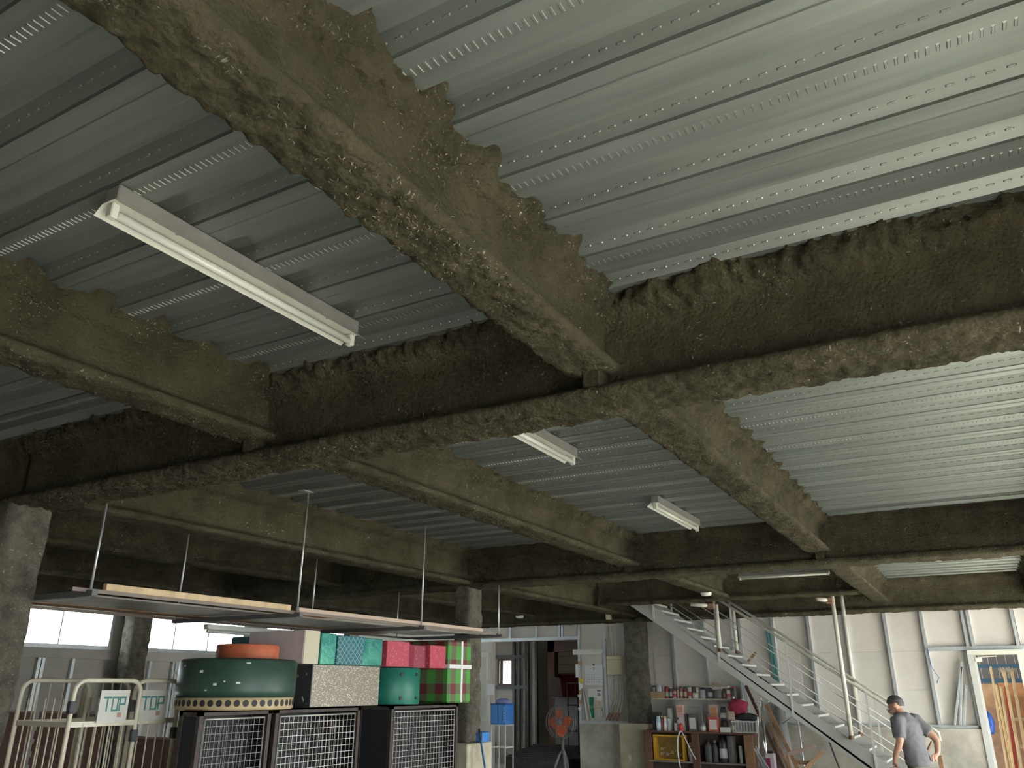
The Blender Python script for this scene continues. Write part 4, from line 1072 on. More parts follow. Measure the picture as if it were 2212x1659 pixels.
can(1765, 1850, 340, 'cream carton with red seal inside the cabinet', (.70, .60, .48), cyl=False, Y=YC0+.06, z=ZC1, name='carton', cat='carton', band=(.74, .66, .55))
# on the cabinet top
def ct(u0, u1, h, label, body, cap=None, cyl=True, dy=.07, z=None, band=None, name='bottle', cat='bottle', caph=.025):
    return can(u0*1.0, u1*1.0, h, label, body, cap, cyl, YC0+dy, ZCB if z is None else z, band=band, name=name, cat=cat, caph=caph)
ct(75, 215, 320, 'black box at the back left of the cabinet top', (.05, .05, .055), None, False, .17, name='box', cat='box')
ct(130, 208, 255, 'white and light blue spray bottle at the left end of the cabinet top', (.30, .56, .68), W, dy=.04, band=(.75, .77, .8))
ct(212, 262, 260, 'dark red bottle with a yellow cap on the cabinet top', (.30, .06, .08), (.62, .60, .22), dy=.06)
ct(265, 328, 255, 'pink labelled bottle with a yellow cap on the cabinet top', (.62, .50, .52), (.62, .60, .22), dy=.05, band=(.72, .64, .66))
ct(338, 402, 210, 'slim silver can on the cabinet top', (.55, .55, .55), None, dy=.05, name='can', cat='can')
ct(345, 450, 395, 'clear grey plastic tumbler on the cabinet top', (.40, .42, .40), None, dy=.15, name='tumbler', cat='tumbler')
ct(465, 512, 170, 'small white bottle with a black cap on the cabinet top', (.55, .55, .52), K, dy=.04)
ct(516, 562, 235, 'small grey bottle with a dark cap on the cabinet top', (.38, .38, .36), K, dy=.05)
ct(540, 680, 300, 'pink and white carton on the cabinet top', (.62, .42, .45), None, False, .12, band=(.74, .70, .72), name='carton', cat='carton')
ct(535, 665, 155, 'orange and white carton balanced on the pink carton', (.72, .50, .44), None, False, .12, z=ZCB+.2545, band=(.62, .30, .2), name='carton', cat='carton')
ct(690, 740, 330, 'narrow black canister with a green cap on the cabinet top', (.06, .065, .06), (.30, .42, .28), dy=.08)
ct(750, 900, 295, 'square tin with a large white label on the cabinet top', (.12, .12, .12), None, False, .06, band=(.62, .62, .60), name='square_tin', cat='tin')
ct(945, 1055, 165, 'glass jar with a white label on the cabinet top', (.30, .29, .27), (.4, .4, .38), dy=.05, band=(.66, .66, .64), name='jar', cat='jar')
ct(1060, 1150, 340, 'grey plastic bottle on the cabinet top', (.20, .21, .21), (.14, .14, .15), dy=.12)
ct(1118, 1300, 265, 'white tin with a red side on the cabinet top', (.60, .13, .09), None, False, .05, band=(.74, .66, .60), name='square_tin', cat='tin')
ct(1150, 1320, 250, 'orange printed carton behind the red-sided tin', (.58, .42, .36), None, False, .16, z=ZCB+.0, band=(.60, .22, .10), name='carton', cat='carton')
ct(1152, 1318, 215, 'upper orange printed carton on the cabinet top', (.55, .40, .34), None, False, .16, z=ZCB+.2125, band=(.58, .28, .14), name='carton', cat='carton')
ct(1340, 1470, 200, 'lower black round tin on the cabinet top', (.05, .05, .055), None, dy=.12, name='round_tin', cat='tin')
ct(1345, 1462, 230, 'upper black tin with a grey label on the cabinet top', (.05, .05, .05), K, dy=.12, z=ZCB+.1695, band=(.4, .4, .38), name='round_tin', cat='tin')
ct(1332, 1510, 85, 'flat white lettered box on the cabinet top', (.66, .64, .62), None, False, .03, name='box', cat='box')
ct(1515, 1612, 215, 'grey-brown tin with a cream label on the cabinet top', (.24, .20, .17), None, dy=.06, band=(.58, .50, .42), name='round_tin', cat='tin')
ct(1505, 1615, 140, 'tan carton stacked on the grey-brown tin', (.52, .40, .30), None, False, .07, z=ZCB+.1825, name='carton', cat='carton')
# grey carrying frame behind the square tin
fr_ = MB(); x0, x1 = xc(742), xc(1000)
fr_.path([(x0, YC0+.16, ZCB+.01), (x0, YC0+.16, ZCB+.36), (x1, YC0+.16, ZCB+.36), (x1, YC0+.16, ZCB+.01)], .012, 8)
tag(fr_.build('carry_frame', mat('frame_grey', (.36, .37, .38), .4), None, (x0, YC0+.16, ZCB)), 'grey bent handle frame behind the square tin', 'frame')
# red siphon pump
sp = thing('siphon_pump', 'red hand siphon pump with two white hoses hanging over the cabinet edge', 'pump', (xc(650), YC0-.03, ZCB))
px_, py_ = xc(655), YC0-.035
MB().lathe([(.008, ZCB+.005), (.03, ZCB+.02), (.036, ZCB+.06), (.03, ZCB+.1), (.012, ZCB+.12)], (px_, py_, 0), 16).build('bulb', RED, sp)
MB().path([(px_, py_, ZCB+.01), (px_-.03, py_-.01, ZCB-.03), (px_-.065, py_-.01, ZCB-.12), (px_-.08, py_, ZCB-.28), (px_-.07, py_, ZCB-.42), (px_-.05, py_, ZCB-.56)], .011, 8).build('hose', PAPER, sp)
MB().path([(px_, py_, ZCB+.01), (px_+.04, py_-.01, ZCB-.06), (px_+.1, py_, ZCB-.2), (px_+.16, py_, ZCB-.32), (px_+.21, py_, ZCB-.4)], .009, 8).build('hose', PAPER, sp)
# clear basket and red cloth at the right end of the cabinet top
bs = thing('plastic_basket', 'clear plastic basket at the right end of the cabinet top', 'basket', (xc(1850), YC0+.08, ZCB))
bx0, bx1 = xc(1620), xc(2060); CP = mat('clear_plastic', (.62, .63, .62), .2, spec=.6)
for k in range(9):
    x = bx0+(bx1-bx0)*k/8; MB().box(x-.004, x+.004, YC0+.0, YC0+.006, ZCB+.012, ZCB+.15).build('rib', CP, bs)
MB().box(bx0-.01, bx1+.01, YC0-.004, YC0+.01, ZCB+.15, ZCB+.17).box(bx0-.01, bx1+.01, YC0+.17, YC0+.184, ZCB+.15, ZCB+.17).box(bx0-.01, bx0+.004, YC0, YC0+.18, ZCB+.15, ZCB+.17).box(bx1-.004, bx1+.01, YC0, YC0+.18, ZCB+.15, ZCB+.17).build('rim', CP, bs)
MB().box(bx0, bx1, YC0, YC0+.18, ZCB+.001, ZCB+.012).box(bx0, bx0+.004, YC0, YC0+.18, ZCB+.012, ZCB+.15).box(bx1-.004, bx1, YC0, YC0+.18, ZCB+.012, ZCB+.15).box(bx0, bx1, YC0+.176, YC0+.18, ZCB+.012, ZCB+.15).build('tray', CP, bs)
def blob(label, cen, rad, m_, name, cat, seed=0, amp=.35, sc=1.2):
    n, k = 20, 12; vs = []; fs = []
    for i in range(k+1):
        th = math.pi*i/k
        for j in range(n):
            ph = 2*math.pi*j/n; d = np.array([math.sin(th)*math.cos(ph), math.sin(th)*math.sin(ph), math.cos(th)])
            f_ = 1+amp*float(fbm(np.array([d*sc+seed]), 1.5, 3)[0])
            vs.append((cen[0]+d[0]*rad[0]*f_, cen[1]+d[1]*rad[1]*f_, cen[2]+d[2]*rad[2]*f_))
    for i in range(k):
        for j in range(n): fs.append((i*n+j, i*n+(j+1) % n, (i+1)*n+(j+1) % n, (i+1)*n+j))
    q = MB(); q.smooth = True; q._add(vs, fs)
    o = q.build(name, m_, None, (cen[0], cen[1], cen[2]-rad[2])); return tag(o, label, cat)
blob('bundle of crimson cloth heaped above the basket', (xc(1720), YC0+.12, ZCB+.36), (.15, .07, .12), mat('cloth_crimson', (.35, .03, .07), .8, var=.3, vscale=12), 'cloth_bundle', 'cloth', 3, .6, 2.0)
blob('black cloth lying on the basket under the crimson bundle', (xc(1880), YC0+.1, ZCB+.22), (.17, .07, .06), mat('cloth_black', (.03, .03, .035), .8), 'cloth_bundle', 'cloth', 8, .6, 2.0)

# ------------------------------------------------------------------ things leaning under the stair
def plank(label, p0, p1, w, h, m_, name='plank', cat='plank', up=(0, -1, 0)):
    tag(MB().bar(p0, p1, w, h, up, .003).build(name, m_, None, p1 if p1[2] < p0[2] else p0), label, cat)
def to_floor(pa, pb):
    pa = Vector(pa); pb = Vector(pb); d = pb-pa
    t = -pa.z/d.z; q = pa+d*t; q.z = .02; return q
pa, pb = at(1655, 1522, Y=13.0), at(1722, 1659, Y=12.85); plank('long brown plank leaning against the underside of the stair', pa, to_floor(pa, pb), .055, .022, WOODM)
pa, pb = at(1662, 1560, Y=12.98), at(1702, 1659, Y=12.78); plank('second thinner brown plank leaning beside the long one', pa, to_floor(pa, pb), .04, .02, WOODM)
pa, pb = at(1611, 1481, Y=13.7), at(1640, 1545, Y=13.5); plank('dark reddish board leaning behind the basket', pa, to_floor(pa, pb), .05, .02, WOODD)
pa, pb = at(1777, 1624, Y=12.3), at(1742, 1659, Y=12.2); 
saw = thing('wooden_trestle', 'small brown wooden trestle under the stair', 'trestle', (-2.4, 12.25, 0))
q0 = to_floor(pa, pb); MB().bar(pa, q0, .05, .03, (0, -1, 0), .003).build('leg', WOODM, saw)
pc, pd = at(1700, 1630, Y=12.3), at(1762, 1612, Y=12.45); MB().bar(pc, pd, .05, .03, (0, -1, 0), .003).build('beam', mat('wood_grey', (.22, .15, .12), .7), saw)
pe = at(1740, 1652, Y=12.25); MB().bar(pc, (pc.x+.1, 12.25, .02), .04, .03, (0, -1, 0), .003).build('leg', WOODM, saw)
MB().bar((pc.x+.08, 12.27, .72), (pa.x-.12, 12.27, .72), .05, .03, (0, -1, 0), .003).build('rung', WOODM, saw)
# chrome folded umbrella stand and poles
um = thing('folded_scooter', 'chrome folded scooter stem with handles beside the cabinet', 'scooter', (-3.2, 13.1, 0))
pt, pm_ = at(1642, 1500, Y=13.1), at(1652, 1600, Y=13.1)
bt = to_floor(pt, pm_)
MB().tube(pt, (pt.x+.012, 13.1, pt.z-.12), .006, 8).build('spike', CHROME, um)
tp = at(1644, 1515, Y=13.1)
MB().tube(tp, (bt.x, 13.1, .02), .022, 12).build('stem', CHROME, um)
for p_, q_ in (((1630, 1516), (1645, 1517)), ((1645, 1520), (1664, 1514)), ((1645, 1518), (1636, 1532))):
    MB().tube(at(*p_, Y=13.08), at(*q_, Y=13.08), .011, 8).build('handle', STUD, um)
MB().tube(at(1640, 1530, Y=13.06), (at(1642, 1560, Y=13.06)), .012, 8).build('lever', CREAM, um)
for i, (xa, xb) in enumerate(((1637, 1640), (1632, 1655), (1629, 1650), (1634, 1660))):
    p_ = at(xa, 1548 if i == 0 else 1608+4*i, Y=13.0-.05*i); q_ = at(xb, 1659, Y=12.98-.05*i)
    plank(['upright chrome pipe beside the cabinet end', 'leftmost slanted grey metal bar by the cabinet end', 'middle slanted grey metal bar by the cabinet end', 'rightmost slanted grey metal bar by the cabinet end'][i], p_, to_floor(p_, q_), .016, .016, CHROME if i == 0 else STUD, 'metal_bar', 'bar')
jg = thing('tall_can', 'tall pale can with a magenta label under the stair', 'can', (-3.0, 12.9, 0))
j0, j1 = at(1653, 1622, Y=12.9), at(1672, 1622, Y=12.9)
MB().box(j0.x, j1.x, 12.86, 12.98, 0, j0.z-.03, .008).build('can_body', mat('can_pale', (.58, .50, .54), .4), jg)
MB().box(j0.x+.005, j1.x-.06, 12.858, 12.86, j0.z-.22, j0.z-.09).build('label_panel', mat('magenta', (.26, .02, .09), .5), jg)
MB().box(j0.x+.02, j1.x-.02, 12.9, 12.95, j0.z-.03, j0.z, .006).build('grip', BLACK, jg)
blob('grey sack slumped under the stair', (-2.95, 13.75, .72), (.14, .11, .72), mat('sack_grey', (.30, .30, .29), .8), 'sack', 'sack', 5, .2)
pa = at(1722, 1556, Y=13.3); tag(MB().path([at(1690, 1563, Y=13.35), at(1712, 1547, Y=13.35), at(1724, 1557, Y=13.35), at(1736, 1648, Y=13.35), (at(1736, 1648, Y=13.35).x+.03, 13.35, .02)], .012, 8).build('bent_pipe', STUD, None, (-2.3, 13.35, 0)), 'thin bent grey pipe standing under the stair', 'pipe')
pa = at(1791, 1602, Y=12.9); tag(MB().tube(pa, (pa.x+.25, 12.9, .02), .012, 8).build('thin_rod', INK, None, (pa.x, 12.9, 0)), 'thin dark rod leaning under the stair', 'rod')
# teal slats leaning behind the stair
for k in range(2):
    p_ = at(1655+6*k, 1362, Y=14.0); q_ = at(1682+6*k, 1475, Y=14.0)
    plank('teal slat leaning on the back wall, %s of two' % ('left' if k == 0 else 'right'), p_, (q_.x, 14.0, SILL+.06), .03, .02, mat('teal_slat', (.05, .22, .22), .6), 'slat', 'slat')
# leaning studs beside the doorway
for k, (xa, ya, xb) in enumerate(((2078, 1429, 2062), (2078, 1440, 2074), (2087, 1480, 2082))):
    p_ = at(xa, ya, Y=14.02); q_ = at(xb, 1566, Y=13.98)
    plank(['leftmost thin steel stud leaning beside the doorway', 'tall steel stud leaning beside the doorway', 'short steel stud leaning nearest the doorway'][k], p_, (q_.x, 14.02, SILL+.05), .03, .03, STUD, 'loose_stud', 'stud')
tag(MB().path([at(2003, 1400, Y=14.02), at(2012, 1440, Y=14.02), at(2020, 1452, Y=14.02), at(2028, 1463, Y=14.02), at(2024, 1476, Y=14.02)], .006, 6).build('blue_cable', mat('cable_blue', (.10, .18, .45), .5), None, (-.7, 14.02, 1.8)), 'thin blue cable hanging on the stud left of the doorway', 'cable')
pa = at(1640, 1408, Y=13.55)
tag(MB().bar(at(1615, 1430, Y=13.55), at(1633, 1409, Y=13.55), .035, .05, (0, 1, 0), .004).build('wood_block', WOODM, None, (-3.1, 13.55, 2.0)), 'short brown wooden block resting on the far stringer', 'block')
# ------------------------------------------------------------------ things around the dark passage
YP = YB-.005
def paper(label, x0, y0, x1, y1, m_, Y=YP, name='poster', cat='poster', th=.003):
    a = at(x0, y0, Y=Y); b = at(x1, y1, Y=Y)
    return tag(MB().box(a.x, b.x, Y-th, Y, b.z, a.z).build(name, m_, None, (a.x, Y, b.z)), label, cat)
cal = thing('wall_calendar', 'white month calendar with rows of dates on the board beside the passage', 'calendar', at(1284, 1480, Y=YP))
c0, c1 = at(1263, 1437, Y=YP), at(1304, 1480, Y=YP)
MB().box(c0.x, c1.x, YP-.004, YP, c1.z, c0.z).build('sheet', PAPER, cal)
MB().box((c0.x+c1.x)/2-.015, (c0.x+c1.x)/2+.015, YP-.012, YP-.004, c0.z-.01, c0.z+.02).build('clip', BLACK, cal)
w_ = c1.x-c0.x; h_ = c0.z-c1.z
dts = MB()
def seg7(mb, ch, x, z, w, h, Y):
    S = {'0': 'abcdef', '1': 'bc', '2': 'abged', '3': 'abgcd', '4': 'fgbc', '5': 'afgcd', '6': 'afgedc', '7': 'abc', '8': 'abcdefg', '9': 'abcdfg'}[ch]
    t = h*.14
    seg = {'a': (0, w, h-t, h), 'd': (0, w, 0, t), 'g': (0, w, h/2-t/2, h/2+t/2), 'b': (w-t, w, h/2, h), 'c': (w-t, w, 0, h/2), 'f': (0, t, h/2, h), 'e': (0, t, 0, h/2)}
    for s in S:
        u0, u1, v0, v1 = seg[s]; mb.box(x+u0, x+u1, Y-.0008, Y, z+v0, z+v1)
day = 1
for row in range(5):
    for col in range(7):
        if row == 0 and col < 5: continue
        if day > 30: continue
        x = c0.x+w_*(.10+.125*col); z = c0.z-h_*(.34+.12*row)-.02
        s = str(day); day += 1
        for k, ch in enumerate(s): seg7(dts, ch, x+k*.011, z, .008, .018, YP-.004)
dts.build('dates', INK, cal)
hd = MB(); seg7(hd, '8', c0.x+w_*.48, c0.z-h_*.22, .018, .035, YP-.004); hd.build('month_number', INK, cal)
paper('white notice sheet with small print under the calendar', 1270, 1487, 1290, 1506, PAPER)
ps = paper('white sheet with dark symbols right of the notice under the calendar', 1288, 1486, 1301, 1513, PAPER, Y=YP-.004)
mk = MB(); p_ = at(1291, 1497, Y=YP-.0075)
for k in range(3): mk.box(p_.x+k*.02, p_.x+k*.02+.012, YP-.0085, YP-.0075, p_.z-.05, p_.z)
mk.box(p_.x-.01, p_.x+.06, YP-.0085, YP-.0075, p_.z+.03, p_.z+.05); mk.build('print', INK, ps)
gp = paper('green safety poster with pale emblem below the notices', 1273, 1506, 1284, 1551, GREENP, Y=YP-.008)
e0 = at(1278, 1527, Y=YP-.011); em = MB()
for s in (-1, 1): em.bar((e0.x-.03, YP-.0115, e0.z+.02*s), (e0.x+.03, YP-.0115, e0.z-.02*s), .001, .008, (0, 0, 1))
em.build('emblem', mat('emblem_pale', (.5, .62, .4), .6), gp)
sw0, sw1 = at(1284, 1515, Y=YP), at(1297, 1530, Y=YP)
sb_ = thing('switch_box', 'cream switch box beside the green poster', 'switch', (sw0.x, YP, sw1.z))
MB().box(sw0.x, sw1.x, YP-.05, YP, sw1.z, sw0.z, .008).build('cover', BEIGE, sb_)
MB().box(sw0.x+.035, sw0.x+.05, YP-.054, YP-.05, sw1.z+.03, sw0.z-.03).build('rocker', mat('rocker', (.55, .48, .33), .5), sb_)
# cables below the switch box
for k in range(3):
    p_ = at(1292+4*k, 1530, Y=YP-.02); q_ = at(1290+6*k, 1550, Y=YP-.02)
    tag(MB().path([p_, ((p_.x+q_.x)/2+.03, YP-.03, (p_.z+q_.z)/2), q_], .005, 6).build('cable', [PAPER, GREYL, INK][k], None, q_), ['white cable below the cream switch box', 'grey cable below the cream switch box', 'black cable below the cream switch box'][k], 'cable')
# leaning white tubes
for k, (a_, b_) in enumerate((((1259, 1486), (1268, 1552)), ((1263, 1490), (1278, 1552)))):
    p_ = at(*a_, Y=YP-.03); q_ = at(*b_, Y=YP-.05)
    t = thing('spare_tube', ['left spare white lamp tube leaning on the sill by the passage', 'right spare white lamp tube leaning on the sill by the passage'][k], 'tube', (q_.x, q_.y, 1.11))
    MB().tube(p_, (q_.x, q_.y, 1.125), .012, 10).build('glass_tube', TUBE, t)
    MB().box(q_.x-.018, q_.x+.018, q_.y-.018, q_.y+.018, 1.111, 1.145, .004).build('end_cap', BEIGE, t)
# papers and clips on the stud edge
for k, (x0, y0, x1, y1, c_) in enumerate(((1243, 1435, 1250, 1463, PAPER), (1249, 1428, 1257, 1437, KRAFT), (1251, 1464, 1260, 1476, mat('yellow_tape', (.72, .55, .03), .5)), (1250, 1478, 1258, 1487, PAPER), (1250, 1491, 1257, 1500, KRAFT), (1248, 1500, 1256, 1506, PAPER), (1250, 1512, 1258, 1520, KRAFT), (1249, 1528, 1256, 1534, PAPER))):
    lab = ['white slips of paper hanging on the passage edge', 'kraft tag at the top of the passage edge', 'yellow tape roll hanging on the passage edge', 'white clip below the yellow tape', 'upper kraft tag below the yellow tape', 'white tag between two kraft tags on the passage edge', 'lower kraft tag on the passage edge', 'lowest white tag on the passage edge'][k]
    a_, b_ = at(x0, y0, Y=YB-.075), at(x1, y1, Y=YB-.075)
    if k == 2:
        o = MB().lathe([(.015, -.012), (abs(b_.x-a_.x)/2, -.012), (abs(b_.x-a_.x)/2, .012), (.015, .012)], ((a_.x+b_.x)/2, YB-.085, (a_.z+b_.z)/2), 18, 'Y').build('tape_roll', c_, None, ((a_.x+b_.x)/2, YB-.085, b_.z))
    else: o = MB().box(a_.x, b_.x, YB-.078, YB-.0655, b_.z, a_.z, .002).build('hanging_tag', c_, None, (a_.x, YB-.075, b_.z))
    tag(o, lab, 'tape' if k == 2 else 'tag')
# conduits and junction box between partition and column
jb0, jb1 = at(1309, 1417, Y=13.98), at(1344, 1457, Y=13.98)
jb = thing('junction_box', 'square beige junction box on the conduits beside the column', 'box', (jb0.x, 13.98, jb1.z))
MB().box(jb0.x, jb1.x, 13.98, 14.06, jb1.z, jb0.z, .01).build('cover', BEIGE, jb)
MB().box(jb0.x+.005, jb1.x-.005, 13.976, 13.98, jb0.z-.07, jb0.z-.06).build('seam', mat('seam', (.42, .36, .24), .6), jb)
for k in range(4):
    x = jb0.x+.05+.055*k
    if k < 3:
        tag(MB().tube((x, 14.03, jb0.z+.001), (x, 14.03, 2.72), .011, 8).build('conduit', [GREYL, PIPE, CREAM][k], None, (x, 14.03, jb0.z)), ['left conduit rising from the junction box', 'middle conduit rising from the junction box', 'right conduit rising from the junction box'][k], 'conduit')
    xx = jb0.x+.13+.045*k
    t = thing('conduit', ['leftmost conduit bending away below the junction box', 'second conduit bending away below the junction box', 'third conduit bending away below the junction box', 'rightmost conduit bending away below the junction box'][k], 'conduit', (xx-.12, 14.03, 1.12))
    MB().path([(xx, 14.035, jb1.z-.001), (xx+.008, 14.035, jb1.z-.32), (xx-.005, 14.035, jb1.z-.42), (xx-.12+.02*k, 14.035, 1.25)], .011, 8).build('pipe', PIPE, t)
    MB().tube((xx-.12+.02*k, 14.035, 1.25), (xx-.2+.025*k, 14.035, 1.12), .013, 8).build('sleeve', mat('sleeve_red', (.30, .11, .07), .7), t)
bx = at(1316, 1331, Y=13.6); tag(MB().box(bx.x-.05, bx.x+.05, 13.55, 13.6, bx.z-.06, bx.z+.06, .006).build('small_box', BEIGE, None, (bx.x, 13.58, bx.z-.06)), 'small beige box under the dark beam end above the conduits', 'box')
s0, s1 = at(1357, 1629, Y=13.615), at(1366, 1645, Y=13.615)
ls = thing('light_switch', 'light switch plate on the column plinth', 'switch', (s0.x, 13.615, s1.z))
MB().box(s0.x, s1.x, 13.608, 13.6195, s1.z, s0.z, .003).build('plate', BEIGE, ls)
MB().box(s0.x+.025, s1.x-.025, 13.603, 13.608, s1.z+.03, s0.z-.03).build('rocker', PAPER, ls)

# ------------------------------------------------------------------ orange fan
fx, fy, fz = -6.2, 12.6, H-.545
fan = thing('standing_fan', 'standing fan with orange blades on a grey tripod before the dark passage', 'fan', (fx, fy, 0))
R_ = .25
GM = mat('fan_grey', (.20, .20, .20), .5, metal=.2); OR = mat('fan_orange', (.55, .10, .03), .45)
MB().lathe([(.02, -.02), (.055, -.02), (.06, .0), (.06, .09), (.04, .12), (.01, .12)], (fx, fy+.02, fz), 20, 'Y').build('motor', GM, fan)
for k in range(4):
    a = math.pi/2*k+.1; vs = []; n = 7
    for i in range(n+1):
        rr = .05+(.215-.05)*i/n; wdt = .085*math.sin(math.pi*min(1, (i+1.2)/(n+1.6)))
        for s in (-1, 1):
            vs.append((fx+rr*math.cos(a)-s*wdt*math.sin(a), fy-.02+s*.02, fz+rr*math.sin(a)+s*wdt*math.cos(a)))
    b = MB(); b._add(vs+[(x, y+.004, z) for x, y, z in vs], [(2*i, 2*i+1, 2*i+3, 2*i+2) for i in range(n)]+[(2*n+2+2*i, 2*n+2+2*i+2, 2*n+2+2*i+3, 2*n+2+2*i+1) for i in range(n)])
    b.build('blade', OR, fan)
gd = MB()
for yy_, rr in ((-.07, .05), (-.07, .12), (-.068, .19), (-.04, R_), (.04, R_)):
    gd.path([(fx+rr*math.cos(q), fy+yy_, fz+rr*math.sin(q)) for q in [i*math.pi/16 for i in range(32)]], .0028 if rr < R_ else .006, 6, closed=True)
for i in range(24):
    q = i*math.pi/12; gd.path([(fx+.03*math.cos(q), fy-.07, fz+.03*math.sin(q)), (fx+.2*math.cos(q), fy-.066, fz+.2*math.sin(q)), (fx+R_*math.cos(q), fy-.04, fz+R_*math.sin(q))], .0018, 5)
gd.build('guard', GM, fan)
MB().lathe([(.01, -.075), (.045, -.073), (.045, -.066), (.01, -.066)], (fx, fy, fz), 18, 'Y').build('guard_badge', GM, fan)
MB().tube((fx+.0, fy+.09, fz), (fx+.0, fy+.06, fz-.29), .022, 10).build('neck', GM, fan)
MB().tube((fx, fy+.06, fz-.28), (fx, fy+.06, .66), .026, 12).build('pole', GM, fan)
for a in (-2.2, -.9, 1.5):
    MB().path([(fx, fy+.06, .72), (fx+.06*math.cos(a), fy+.06+.06*math.sin(a), .66), (fx+.36*math.cos(a), fy+.06+.36*math.sin(a), .02)], .02, 8).build('leg', GM, fan)

# ------------------------------------------------------------------ blue box on a white stand
bx0, bx1, by0, by1 = -7.36, -7.07, 12.3, 12.58
bz0, bz1 = 1.09, 1.41
sd = thing('wire_stand', 'white square tube stand carrying the blue box', 'stand', ((bx0+bx1)/2, 12.44, 0))
for x in (bx0+.01, bx1-.01):
    for y in (by0+.01, by1-.01): MB().box(x-.008, x+.008, y-.008, y+.008, 0, bz0-.001).build('leg', WHITE, sd)
for z in (bz0-.012, .74):
    MB().box(bx0, bx1, by0, by0+.018, z-.008, z+.008).box(bx0, bx1, by1-.018, by1, z-.008, z+.008).box(bx0, bx0+.018, by0, by1, z-.008, z+.008).box(bx1-.018, bx1, by0, by1, z-.008, z+.008).build('ring', WHITE, sd)
bb = thing('blue_box', 'blue folding plastic box on the white stand', 'box', ((bx0+bx1)/2, 12.44, bz0))
MB().box(bx0, bx1, by0, by1, bz0, bz1, .008).build('box_body', BLUE, bb)
MB().box(bx0+.02, (bx0+bx1)/2-.005, by0-.004, by0, bz0+.02, bz1-.02).build('front_panel', mat('blue_panel', (.07, .27, .68), .4), bb)
MB().box((bx0+bx1)/2+.005, bx1-.02, by0-.004, by0, bz0+.02, bz1-.02).build('front_panel', mat('blue_panel', (.07, .27, .68), .4), bb)
lt = MB()
for k in range(6): lt.box(bx1-.034, bx1-.02, by0-.0046, by0-.004, bz0+.05+.038*k, bz0+.073+.038*k)
lt.build('lettering', PAPER, bb)
MB().box(bx0-.004, bx1+.004, by0-.004, by1+.004, bz1-.03, bz1, .004).build('rim', mat('blue_dark', (.03, .12, .42), .4), bb)
tag(MB().lathe([(.1, 0), (.13, .006), (.11, .05), (.07, .075), (.01, .085)], (-7.2, 12.44, bz1+.001), 24).build('hat', mat('cap_blue', (.20, .24, .45), .7), None, (-7.2, 12.44, bz1)), 'round greyish-blue cloth hat lying on the blue box', 'hat')
# mop handle and tin at the plinth
mp_ = thing('mop', 'blue mop handle leaning on the beige plinth', 'mop', (-4.76, 8.15, 0))
MB().tube((-5.055, 8.2, 1.235), (-5.03, 8.2, 1.12), .012, 8).build('grip', BLACK, mp_)
MB().tube((-5.03, 8.2, 1.12), (-4.78, 8.17, .05), .012, 8).build('handle', mat('mop_blue', (.10, .28, .58), .4), mp_)
MB().box(-4.92, -4.64, 8.1, 8.24, .0, .06, .01).build('head', GREYL, mp_)
tag(MB().box(-5.27, -5.13, 8.4, 8.56, 1.086, 1.19, .006).build('blue_tin', BLUE, None, (-5.2, 8.48, 1.086)), 'small blue tin standing on the beige plinth', 'tin')
paper('white note taped on the frame left of the passage', 1053, 1478, 1068, 1502, PAPER, Y=YB-.0905, name='note', cat='note')

# ------------------------------------------------------------------ inside the room behind
random.seed(4)
for k in range(9):
    y = 14.55+.13*k; x0 = -8.35+random.uniform(-.05, .05)
    tag(MB().box(x0, -7.0, y, y+.12, .02+.0*k, .42+.02*k, .004).build('dark_board', mat('board_dark', (.07, .07, .072), .7, var=.3), None, (-7.7, y, .02)), ['nearest', 'second', 'third', 'fourth', 'fifth', 'sixth', 'seventh', 'eighth', 'farthest'][k]+' of the dark boards stacked upright in the passage', 'board', 'dark boards in the passage')  # dark grey boards with random tone variation
bs_ = thing('black_rack', 'black tubular rack at the right of the passage', 'rack', (-6.85, 14.8, 0))
for x in (-7.0, -6.62): 
    for y in (14.55, 15.0): MB().tube((x, y, 0), (x, y, 1.75), .015, 8).build('post', BLACK, bs_)
for z in (.45, .9, 1.35, 1.74): MB().box(-7.02, -6.6, 14.53, 15.02, z-.012, z+.012).build('tray', BLACK, bs_)
rp = thing('slatted_panel', 'pale slatted panel seen through the inner doorway', 'panel', (-8.6, 18.6, 1.9))
for k in range(4): MB().box(-9.2, -8.5, 18.6, 18.63, 1.98+.2*k, 2.165+.2*k, .003).build('slat', mat('slat_pale', (.55, .48, .38), .7), rp)
cu = MB(); n = 14
for k in range(n): cu.tube((-9.2+.05*k, 18.55+.02*(k % 2), 1.2), (-9.2+.05*k, 18.55+.02*(k % 2), 1.95), .03, 8)
tag(cu.build('red_curtain', mat('curtain_red', (.22, .02, .04), .9), None, (-8.9, 18.55, 1.2)), 'dark red folded curtain seen through the inner doorway', 'curtain')
tag(MB().box(-8.5, -7.95, 17.0, 17.08, .0, 1.45, .006).build('grey_panel', mat('panel_grey', (.28, .28, .28), .7), None, (-8.2, 17.0, 0)), 'grey upright panel in the inner doorway behind the fan', 'panel')
tag(MB().prism([(-.16, 0), (.16, 0), (.1, .4), (-.12, .42)], 0, .06, lambda u, v, w: (-8.42+u, 16.9+w, 1.46+v)).build('chair_back', mat('seat_brown', (.12, .085, .075), .8), None, (-8.42, 16.9, 1.46)), 'brown padded chair back standing above the grey panel', 'chair')
MBx = MB().box(-8.52, -7.9, 16.85, 17.09, 1.451, 1.459)
tag(MBx.build('board', mat('panel_grey', (.28, .28, .28), .7), None, (-8.2, 16.95, 1.45)), 'thin grey board on top of the grey panel', 'board')
